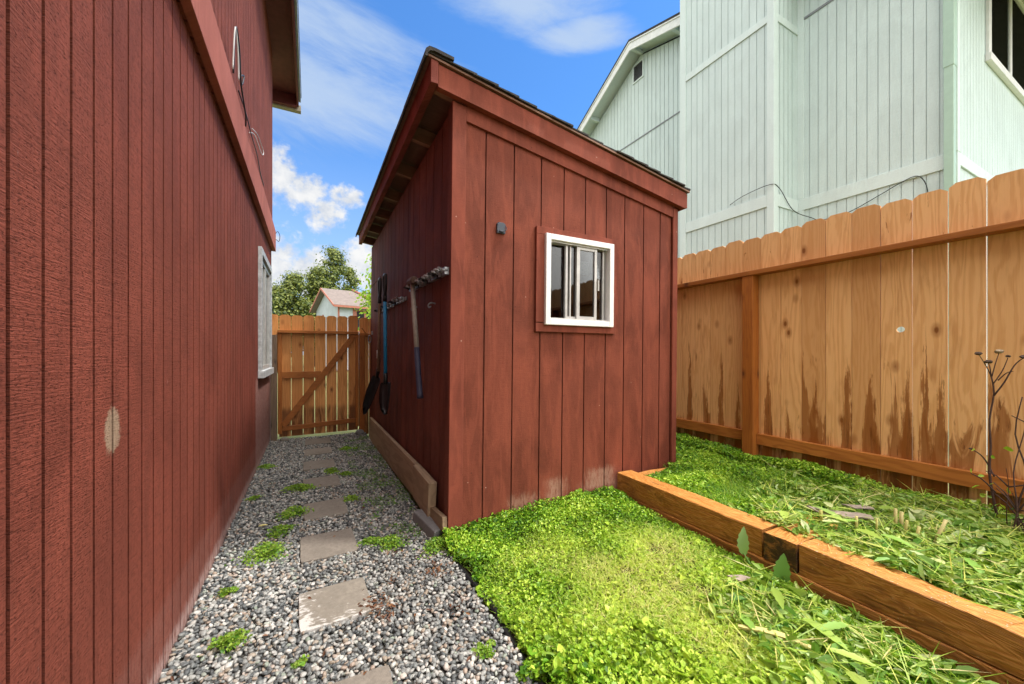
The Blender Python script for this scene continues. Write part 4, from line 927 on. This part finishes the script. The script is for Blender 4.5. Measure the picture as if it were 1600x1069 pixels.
# ================================================================ GROUND COVER
rg = np.random.RandomState(5)
def patch_noise(x, y): return nz(x, y, 1.6, 2.2)
def scatter(n, x0, x1, y0, y1, dens, seed):
    r_ = np.random.RandomState(seed); P_ = np.stack([r_.uniform(x0, x1, n), r_.uniform(y0, y1, n)], 1)
    k = np.array([dens(a, b) for a, b in P_]); return P_[r_.rand(n) < k], r_
def yellowness(x, y):   # the dry middle of the lawn
    d = math.hypot((x-1.42)/.55, (y-1.30)/.62)+.55*nz(x, y, 3, 1)
    return max(0, min(1, 1.35-d))
def edge_ok(x, y): return x > .705+.09*nz(x, y, 4, 4)+.06*nz(0, y, 14) and not (x > 2.02+.015*y)
bare = [(1.72, 1.52, .06), (1.3, .95, .03), (1.1, 1.5, .025), (1.75, 1.35, .035), (1.62, 1.16, .05), (1.55, 1.26, .04), (1.58, 1.02, .035), (1.42, 1.45, .035)]
def is_bare(x, y): return any(math.hypot(x-a, (y-b)) < r_*(1+.6*nz(x, y, 14)) for a, b, r_ in bare)
# leaves of the chickweed carpet
def dens_low(x, y):
    if not edge_ok(x, y) or is_bare(x, y): return 0
    return 1-.55*yellowness(x, y)
P_, r_ = scatter(103000, .60, 2.08, .25, 2.26, dens_low, 71)
yl = np.array([yellowness(a, b) for a, b in P_]); cl = np.array([nz(a, b, 4, 3) for a, b in P_]); lz = np.array([lawn_z(a, b) for a, b in P_])
tall = np.array([.028+.055*max(0, 1-(2.26-b)/.40)*(1 if a < 2 else .6)+.035*max(0, nz(a, b, 5, 8)+.25)+(.03 if b < 1.15 and a < 1.25 else 0) for a, b in P_])*(1-.5*yl)
hz_ = r_.rand(len(P_))**.6
cen = np.column_stack([P_, lz+.004+tall*hz_])
def colr(n, g, c): return np.stack([np.clip(.37+.50*cl+.42*yl+g.normal(0, .24, n), 0, 1), np.clip(.7*yl+g.rand(n)*.25, 0, 1), g.rand(n)], 1)
sz = np.where(r_.rand(len(P_)) < .03, .030, .0145)*(1+.35*(P_[:, 1] < 1.3))
V, F_, c_ = leaves(cen, sz*1.08, 72, aspect=.72, nrm_up=.42, rnd_col=colr)
tag(npmesh('ground_cover', V, F_, c_, M['clover']), kind='stuff')
def blades(P2, zb_, L, seed, wid=.0022, lie=.8, col=None, curve=.5):
    g = np.random.RandomState(seed); n = len(P2); th = g.uniform(0, 6.283, n); L = L*g.uniform(.5, 1.4, n)
    li = np.clip(g.normal(lie, .2, n), 0, 1.35); d = np.stack([np.cos(th), np.sin(th)], 1); s = np.stack([-d[:, 1], d[:, 0], np.zeros(n)], 1)
    V = []; 
    for f, wv_ in ((0, 1), (.5, .85), (1, .1)):
        hor = L*f*np.sin(li); ver = L*(f*np.cos(li)-curve*f*f*.35)
        c0 = np.column_stack([P2[:, 0]+d[:, 0]*hor, P2[:, 1]+d[:, 1]*hor, np.maximum(zb_+ver, zb_-.004)])
        tw = g.normal(0, .4, n)[:, None]*np.array([0, 0, 1])
        V += [c0+(s+tw)*(wid*wv_/2), c0-(s+tw)*(wid*wv_/2)]
    V = np.stack(V, 1); b = (np.arange(n)*6)[:, None]
    F_ = np.concatenate([b+np.array([0, 1, 3, 2]), b+np.array([2, 3, 5, 4])], 0)
    cc = col(n, g) if col else g.rand(n, 3)
    return V.reshape(-1, 3), F_, np.repeat(cc, 6, 0)
def dens_bl(x, y): return 0 if not edge_ok(x, y) else min(1, .22+.8*yellowness(x, y))
P_, r_ = scatter(52000, .72, 2.04, .25, 2.24, dens_bl, 81)
yl = np.array([yellowness(a, b) for a, b in P_]); lz = np.array([lawn_z(a, b) for a, b in P_])
V, F_, c_ = blades(P_, lz+.008+r_.uniform(0, .02, len(P_)), .042, 82, lie=1.05, col=lambda n, g: np.stack([np.clip(.2+.45*yl+g.normal(0, .2, n), 0, 1), .5*g.rand(n), g.rand(n)], 1))
tag(npmesh('grass', V, F_, c_, M['blade']), kind='stuff')
# raised bed carpet
def bed_ok(x, y): return 2.215+.02*nz(x, y, 6) < x < 3.42 and not (x < 2.60 and y > 2.10 and x < 2.60 and y > 2.13)
def cut_zone(x, y): return max(0, min(1, (1.55-y)/.5+.5*nz(x, y, 3)))    # where cut stems lie
P_, r_ = scatter(95000, 2.2, 3.43, .2, 2.9, lambda x, y: (1-.45*cut_zone(x, y)) if bed_ok(x, y) and not (y > 2.2 and x < 2.76) else 0, 91)
lz = np.array([bed_z(a, b) for a, b in P_]); cl = np.array([nz(a, b, 4, 13) for a, b in P_])
tall = np.array([.018+.045*max(0, (b-1.6)/1.0)+.055*max(0, nz(a, b, 3.5, 18)+.3)+(.04 if a > 3.2 else 0) for a, b in P_]); hz_ = r_.rand(len(P_))**.6
cen = np.column_stack([P_, lz+.004+tall*hz_])
V, F_, c_ = leaves(cen, np.where(r_.rand(len(P_)) < .06, .032, .0175), 92, aspect=.7, nrm_up=.4, rnd_col=lambda n, g, c: np.stack([np.clip(.45+.5*cl+g.normal(0, .25, n), 0, 1), .25*g.rand(n), g.rand(n)], 1))
tag(npmesh('ground_cover', V, F_, c_, M['clover']), kind='stuff')
P_, r_ = scatter(24000, 2.22, 3.3, .2, 2.5, lambda x, y: .35+.65*max(0, 1-abs(y-1.75)/.45) if bed_ok(x, y) else 0, 95)
lz = np.array([bed_z(a, b) for a, b in P_])
V, F_, c_ = blades(P_, lz+.01, .075, 96, wid=.003, lie=.75, col=lambda n, g: np.stack([np.clip(.15+g.normal(0, .2, n), 0, 1), .3*g.rand(n), g.rand(n)], 1))
tag(npmesh('grass', V, F_, c_, M['blade']), kind='stuff')
# cut leaves and stems heaped over the near half of the bed and along the timber in the lawn
def dens_cut(x, y):
    if 2.16 < x < 3.4: return cut_zone(x, y)
    if x < 2.0 and y < 1.12: return max(0, min(1, (x-1.25-.35*max(0, y-.6))/.35))*.9
    return 0
P_, r_ = scatter(16000, 1.1, 3.4, .2, 1.9, dens_cut, 101)
P_ = P_[(P_[:, 0] < 2.0) | (P_[:, 0] > 2.17)]; r_ = np.random.RandomState(3)
zz_ = np.array([(bed_z(a, b)+.03+.04*max(0, nz(a, b, 4, 6)+.3)) if a > 2.1 else lawn_z(a, b)+.03 for a, b in P_])
cen = np.column_stack([P_, zz_+r_.uniform(0, .035, len(P_))])
V, F_, c_ = leaves(cen, r_.uniform(.02, .075, len(P_))*np.where(r_.rand(len(P_)) < .75, .6, 1.1), 102, aspect=.4, nrm_up=.42, fold=.5)
V2, F2, c2_ = blades(P_[:1500], zz_[:1500]+.02, .15, 103, wid=.0042, lie=1.45, curve=.1, col=lambda n, g: np.stack([np.clip(.45+g.normal(0, .3, n), 0, 1), g.rand(n)*.6, g.rand(n)], 1))
tag(npmesh('cut_foliage', V, F_, c_, M['cutleaf']), kind='stuff'); tag(npmesh('cut_stems', V2, F2, c2_, M['blade']), kind='stuff')
# creeping weeds along the skirt in the gravel
def dens_cr(x, y): return 1 if (x > .36+.12*nz(x, y, 1.2, 2) and x < .705 and y > 2.3 and nz(x, y, 5, 1)+.5*nz(x, y, 19, 1) > .02 and random.random() < .55) else 0
P_, r_ = scatter(22000, .2, .71, 2.2, 5.7, dens_cr, 111)
V, F_, c_ = leaves(np.column_stack([P_, .012+r_.uniform(0, .012, len(P_))]), .010, 112, aspect=.7, nrm_up=.6, rnd_col=lambda n, g, c: np.stack([np.clip(.35+g.normal(0, .22, n), 0, 1), g.rand(n)*.4, g.rand(n)], 1))
tag(npmesh('creeping_weeds', V, F_, c_, M['weed']), kind='stuff')

# weed clumps in the gravel
WEEDS = [(-.391, 4.56, .07, 'small weed clump against the red wall about two thirds along the path'), (-.095, 3.67, .11, 'long low weed clump left of the fourth stepping stone'),
 (-.10, 3.16, .10, 'bright weed clump touching the left edge of the fifth stepping stone'), (-.187, 2.862, .085, 'weed clump left of the gap between fifth and sixth stepping stones'),
 (-.252, 2.60, .12, 'largest spreading weed clump between the red wall and the sixth stepping stone'), (-.349, 2.257, .035, 'tiny pale weed sprout near the red wall'),
 (-.275, 1.83, .075, 'upright bright green weed near the red wall beside the lime streaked stone'), (-.03, 1.60, .025, 'tiny weed sprig in gravel below the lime streaked stone'),
 (.19, 4.10, .08, 'weed clump at the right edge of the fourth stepping stone'), (.30, 3.94, .06, 'small weed clump just right of the fourth stepping stone'),
 (.371, 4.975, .08, 'faint weed patch right of the second stepping stone'), (.33, 2.45, .06, 'small weed clump right of the sixth stepping stone'),
 (.44, 2.38, .09, 'weed clump between the sixth stepping stone and the concrete block'), (-.388, 3.6, .05, 'small weed against the red wall left of the fourth stepping stone'),
 (.294, 3.25, .055, 'small weed clump right of the fifth stepping stone'), (-.19, 1.36, .05, 'thin pale weed sprig nearest the bottom of the gravel'),
 (.66, 2.22, .10, 'weed clump spilling over the black edging at the shed corner'), (.60, 1.35, .035, 'small weed sprig near the black edging in the near gravel')]
for i, (x, y, r0, lab) in enumerate(WEEDS):
    g = np.random.RandomState(200+i); n = int(560*(r0/.1)**1.5)+22
    t = thing('weed_clump', (x, y, 0), lab, 'weed', 'weed clumps growing through the gravel')
    lob = g.randint(3, 7); cs = g.normal(0, r0*.36, (lob, 2)); k = g.randint(0, lob, n)
    p = cs[k]+g.normal(0, r0*.30, (n, 2)); d = np.hypot(p[:, 0], p[:, 1])
    cen = np.column_stack([x+p[:, 0]*1.1, y+p[:, 1], .014+g.rand(n)*np.maximum(.006, .045*(1-d/(r0*1.3)))*(r0/.09)])
    V, F_, c_ = leaves(cen, .014, 300+i, aspect=.75, nrm_up=.55); npmesh('leaf_mass', V, F_, c_, M['weed'], t)['kind'] = 'stuff'
    m_ = MB()
    for q in range(max(3, lob)): m_.tube([(x, y, 0), (x+cs[q % lob][0]*.6, y+cs[q % lob][1]*.6, .02), (x+cs[q % lob][0], y+cs[q % lob][1], .018)], .0012, 4)
    m_.build('stems', M['weed'], t)
# black plastic edging between gravel and lawn
mb = MB(); mb.tube(curve_pts([(.725, 2.2, -.01), (.715, 1.95, -.004), (.73, 1.6, .010), (.715, 1.35, -.008), (.70, .9, .008), (.70, .3, .008)]), .014, 8)
tag(mb.build('lawn_edging', M['black'], None, smooth=True), 'black plastic edging strip between the gravel and the lawn', 'edging')

# broad leaved weed at the timber joint, leaf by leaf
def bigleaf(mb, base, d, L_, w_, up=(0, 0, 1), bend=.3, teeth=.12):
    base, d = Vector(base), Vector(d).normalized(); s = d.cross(Vector(up)).normalized(); n_ = s.cross(d); K = 11; V = []
    for i in range(K):
        f = i/(K-1); c0 = base+d*L_*f+n_*(-bend*L_*f*f); hw = w_*math.sin(math.pi*min(1, f*.93+.07))**.8*(1-.25*f)*(1+teeth*(1 if i % 2 else -1))
        if i == K-1: hw = .001
        V += [c0-s*hw+n_*hw*.3, c0, c0+s*hw+n_*hw*.3]
    F_ = [(i*3+j, i*3+j+1, (i+1)*3+j+1, (i+1)*3+j) for i in range(K-1) for j in (0, 1)]
    mb.add(V, F_)
t = thing('broadleaf_weed', (2.0, 1.10, .05), 'broad toothed green leaves standing against the dark timber joint', 'weed')
for b, d, L_, w_ in (((2.005, 1.215, .10), (-.02, .02, 1), .135, .030), ((2.0, 1.03, .05), (-.15, -.12, .9), .14, .038), ((1.99, 1.08, .03), (-.8, -.3, .5), .11, .03), ((1.97, 1.0, .04), (-.5, -.8, .45), .12, .032)):
    mb = MB(); bigleaf(mb, b, d, L_, w_, up=(-1, -.4, .2), bend=.25); mb.build('leaf', M['bigleaf'], t, smooth=True)
mb = MB(); mb.tube([(2.0, 1.1, .0), (2.002, 1.17, .06), (2.005, 1.215, .11)], .003, 5); mb.tube([(2.0, 1.1, 0), (2.0, 1.03, .055)], .003, 5); mb.build('stem', M['bigleaf'], t)
t = thing('broadleaf_weed', (.80, 1.10, .02), 'rounded smooth leaves of a broad weed at the near lawn edge', 'weed')
for k in range(7):
    a = k*.9+.3; mb = MB(); bigleaf(mb, (.80+.03*math.cos(a), 1.12+.03*math.sin(a), .04), (math.cos(a), math.sin(a), .55), .06, .018, bend=.3, teeth=0); mb.build('leaf', M['clover'], t, smooth=True)
t = thing('broadleaf_weed', (1.80, .80, .05), 'large wilted pale green leaves lying by the near timber', 'weed')
for b, d, L_, w_ in (((1.84, .98, .10), (-.6, -.5, .1), .16, .022), ((1.75, .82, .09), (-.2, -1, .05), .17, .025), ((1.66, .70, .08), (.5, -.9, .05), .15, .02), ((1.60, .62, .08), (-.3, -.9, 0), .12, .028), ((1.42, .64, .07), (.9, .3, .1), .12, .026), ((1.86, .72, .09), (-.8, .2, .1), .14, .022), ((1.52, .88, .08), (.4, .8, .1), .11, .02)):
    mb = MB(); bigleaf(mb, b, d, L_, w_, bend=.12); mb.build('leaf', M['cutleaf'], t, smooth=True)
t = thing('broadleaf_weed', (2.9, 1.1, .2), 'broad wilted leaves heaped in the raised bed among the cut stems', 'weed')
rn = random.Random(9)
for k in range(26):
    mb = MB(); a = rn.uniform(0, 6.28); bigleaf(mb, (rn.uniform(2.3, 3.25), rn.uniform(.5, 1.35), rn.uniform(.27, .30)), (math.cos(a), math.sin(a), rn.uniform(-.05, .15)), rn.uniform(.09, .17), rn.uniform(.018, .034), bend=rn.uniform(0, .3)); mb.build('leaf', M['cutleaf'], t, smooth=True)
# pale strip of dry stalk in the lawn, bark pieces in the bed
def strip(name, pts, w_, th, mat, label, cat):
    mb = MB(); P_ = curve_pts(pts, 4); n = len(P_); V = []
    for i, p in enumerate(P_):
        d = (P_[min(i+1, n-1)]-P_[max(i-1, 0)]).normalized(); s = d.cross(Vector((0, 0, 1))).normalized()*(w_*math.sin(math.pi*(i+.6)/(n+.2))**.5+.001*rn.random())
        V += [p-s, p+s, p+s*.9-Vector((0, 0, th)), p-s*.9-Vector((0, 0, th))]
    F_ = [(i*4+k, i*4+(k+1) % 4, (i+1)*4+(k+1) % 4, (i+1)*4+k) for i in range(n-1) for k in range(4)]+[(0, 1, 2, 3), ((n-1)*4+3, (n-1)*4+2, (n-1)*4+1, (n-1)*4)]
    mb.add(V, F_); return tag(mb.build(name, mat, None), label, cat)
strip('dry_stalk', [(1.50, .93, .075), (1.55, .86, .085), (1.60, .80, .08), (1.63, .72, .075)], .014, .008, M['straw'], 'pale dry stalk lying flat in the lawn near the timber', 'stalk')
strip('dry_stalk', [(1.56, .48, .09), (1.63, .50, .10), (1.70, .47, .09)], .010, .006, M['straw'], 'curled pale dry stalk by the bottom edge of the lawn', 'stalk')
strip('dry_stalk', [(2.24, 1.24, .27), (2.31, 1.19, .275), (2.36, 1.14, .27)], .008, .006, M['straw'], 'short pale stalk lying on the back of the joint timber', 'stalk')
def flatpiece(pts, z, th, label):
    mb = MB(); mb.prism([(a, b, z+.02*nz(a, b, 5)) for a, b in pts], (0, 0, th)); return tag(mb.build('bark_piece', M['barkpiece'], None, bevel=.002), label, 'bark')
flatpiece([(2.53, 1.17), (2.565, 1.12), (2.60, 1.10), (2.64, 1.00), (2.66, .99), (2.67, .93), (2.62, .90), (2.60, .95), (2.55, .98), (2.54, 1.03), (2.50, 1.06), (2.50, 1.11)], .268, .008, 'long grey brown bark piece lying on the cut leaves in the bed')
flatpiece([(2.74, 1.09), (2.79, 1.04), (2.82, 1.03), (2.84, .98), (2.80, .96), (2.77, .99), (2.72, 1.02)], .272, .008, 'smaller grey bark piece behind the long one in the bed')
flatpiece([(1.765, 1.15), (1.83, 1.12), (1.84, 1.08), (1.78, 1.09)], .09, .006, 'small brown bark chip in the lawn beside the timber')
leafm = MB(); bigleaf(leafm, (-.30, 2.99, .022), (1, .2, .1), .055, .014, bend=.2, teeth=.05); tag(leafm.build('fallen_leaf', M['straw'], None, smooth=True), 'single tan fallen leaf on the gravel', 'leaf')
# cut stubs standing in the bed
t = thing('cut_stalks', (2.62, .70, .22), 'cluster of yellow green cut stalk stubs standing in the raised bed', 'stalks')
for (x, y, h, dx, dy, r0) in ((2.66, .83, .105, .0, 0, .008), (2.68, .815, .09, .004, .0, .009), (2.60, .78, .08, 0, -.01, .007), (2.56, .73, .075, .015, -.01, .007), (2.58, .685, .13, .03, -.045, .007), (2.50, .93, .06, 0, 0, .007), (2.44, 1.06, .055, .0, 0, .009), (2.70, .68, .10, .01, -.01, .006), (2.53, .86, .07, 0, .0, .005)):
    mb = MB(); mb.tube([(x, y, .20), (x+dx*.5, y+dy*.5, .24+h*.5), (x+dx, y+dy, .25+h)], [r0, r0*.95, r0*.9], 8); mb.build('stalk', M['straw'], t, smooth=True)

# dead perennial with seed heads by the fence
dp = thing('dead_plant', (3.2, .6, .2), 'dark dead stem with dried seed heads standing against the fence', 'plant')
PX = 3.20
mb = MB(); main = [(PX, .585, .20), (PX, .612, .36), (PX, .628, .52), (PX, .624, .66), (PX, .628, .80), (PX, .613, .94), (PX, .622, 1.03)]
mb.tube(curve_pts(main, 3), [.0065-.0035*i/18 for i in range(19)], 7)
def br(p, r0=.0028): mb.tube(curve_pts(p, 4), [r0*(1-.45*i/(4*(len(p)-1))) for i in range(4*(len(p)-1)+1)], 6)
br([(PX, .622, 1.03), (PX+.01, .640, 1.08), (PX, .664, 1.145)]); br([(PX, .622, 1.03), (PX-.01, .625, 1.08), (PX, .632, 1.10)]); br([(PX, .62, 1.03), (PX, .608, 1.10), (PX+.01, .598, 1.155)])
br([(PX, .616, .99), (PX-.005, .585, 1.06), (PX, .567, 1.13)], .003); br([(PX, .613, .93), (PX-.01, .578, 1.0), (PX-.01, .545, 1.09), (PX, .518, 1.13)], .0042); br([(PX, .60, 1.01), (PX, .572, 1.05), (PX, .550, 1.06)], .003)
br([(PX, .612, .50), (PX+.01, .640, .57), (PX, .663, .61), (PX-.01, .69, .63)], .004); br([(PX, .608, .42), (PX-.02, .650, .48), (PX-.02, .69, .50)], .004)
mb.build('stem', M['twig'], dp, smooth=True)
def head(c, r0, mat, seed):
    V, F2_ = ico(2); V = np.array([tuple(Vector(p)*(1+.35*mnoise.noise(Vector(p)*3+Vector((seed, 0, 0))))) for p in V])*r0*np.array([1, 1, .65])+np.array(c); npmesh('seed_head', V, F2_, np.full((len(V), 3), .5), mat, dp)
head((PX+.01, .598, 1.163), .017, M['seed'], 1); head((PX, .666, 1.152), .015, M['seed_dark'], 2); head((PX, .632, 1.108), .016, M['seed_dark'], 3); head((PX, .566, 1.138), .010, M['seed_dark'], 4); head((PX, .516, 1.135), .016, M['seed_dark'], 5); head((PX-.01, .692, .633), .008, M['seed_dark'], 6)
dp2 = thing('dead_plant', (3.1, .50, .2), 'tangle of dark bare stems low against the fence at the right edge', 'plant')
mb = MB(); rn = random.Random(4)
for k in range(15):
    y = .56-.012*k+rn.uniform(-.02, .02); x = 3.12+rn.uniform(-.06, .06); hgt = rn.uniform(.2, .5) if k % 4 else .75; a = rn.uniform(-.35, .2)
    pp = [(x, y, .19)]
    for q in range(1, 5): pp.append((x+rn.uniform(-.03, .03), y+a*hgt*q/4*.8+rn.uniform(-.02, .02), .19+hgt*q/4))
    r0 = rn.uniform(.0025, .007); mb.tube(curve_pts(pp, 3), [r0*(1-.6*i/12) for i in range(13)], 6)
    for q in range(2):
        s_ = Vector(pp[rn.randint(1, 3)]); e_ = s_+Vector((rn.uniform(-.06, .06), rn.uniform(-.12, .12), rn.uniform(-.02, .12))); mb.tube([s_, (s_+e_)/2+Vector((0, 0, .015)), e_], [.004, .003, .002], 5)
mb.build('stems', M['twig'], dp2, smooth=True)
g = np.random.RandomState(8); cen = np.column_stack([g.uniform(3.0, 3.2, 60), g.uniform(.38, .72, 60), g.uniform(.27, .75, 60)]); cen = cen[(cen[:, 2] < .42) | (g.rand(60) < .3)]
V, F_, c_ = leaves(cen, .032, 9, aspect=.75, nrm_up=.4); npmesh('leaf_mass', V, F_, c_, M['clover'], dp2)['kind'] = 'stuff'

# brown litter caught in the gravel, nails and small debris
P_ = []
g = np.random.RandomState(61)
for cx, cy, sg, n in ((.27, 1.83, .035, 46), (.30, 1.74, .03, 30), (.60, 1.98, .045, 40), (.36, 1.98, .015, 10), (.45, 2.25, .02, 10), (.60, 1.62, .03, 14), (-.25, 1.9, .2, 16), (.2, 2.9, .3, 16), (.3, 1.5, .2, 14), (.1, 4, .3, 20)):
    P_.append(np.column_stack([g.normal(cx, sg, n), g.normal(cy, sg, n)]))
P_ = np.concatenate(P_); P_ = P_[(P_[:, 0] > -.44) & (P_[:, 0] < .71)]
V, F_, c_ = leaves(np.column_stack([P_, np.full(len(P_), .017)]), .022, 62, aspect=.4, nrm_up=.6, fold=.5)
M['litter'] = mk_leaf('dead_leaf_litter', [(0, (.05, .018, .010)), (.5, (.13, .05, .022)), (1, (.24, .12, .055))], .05, tint=(.12, .06, .03))
tag(npmesh('leaf_litter', V, F_, c_, M['litter']), kind='stuff')
# pale flecks of old wood and petals on the timber tops
g = np.random.RandomState(63); n = 70; yy = g.uniform(.1, 1.0, n)**1.3; P_ = np.column_stack([1.985+.04*yy+g.uniform(.02, .12, n), yy, np.full(n, .2475)])
V, F_, c_ = leaves(P_, .005, 64, aspect=.7, nrm_up=.92); tag(npmesh('petal_litter', V, F_, c_, plain('petal', (.55, .50, .42), .8)), kind='stuff')
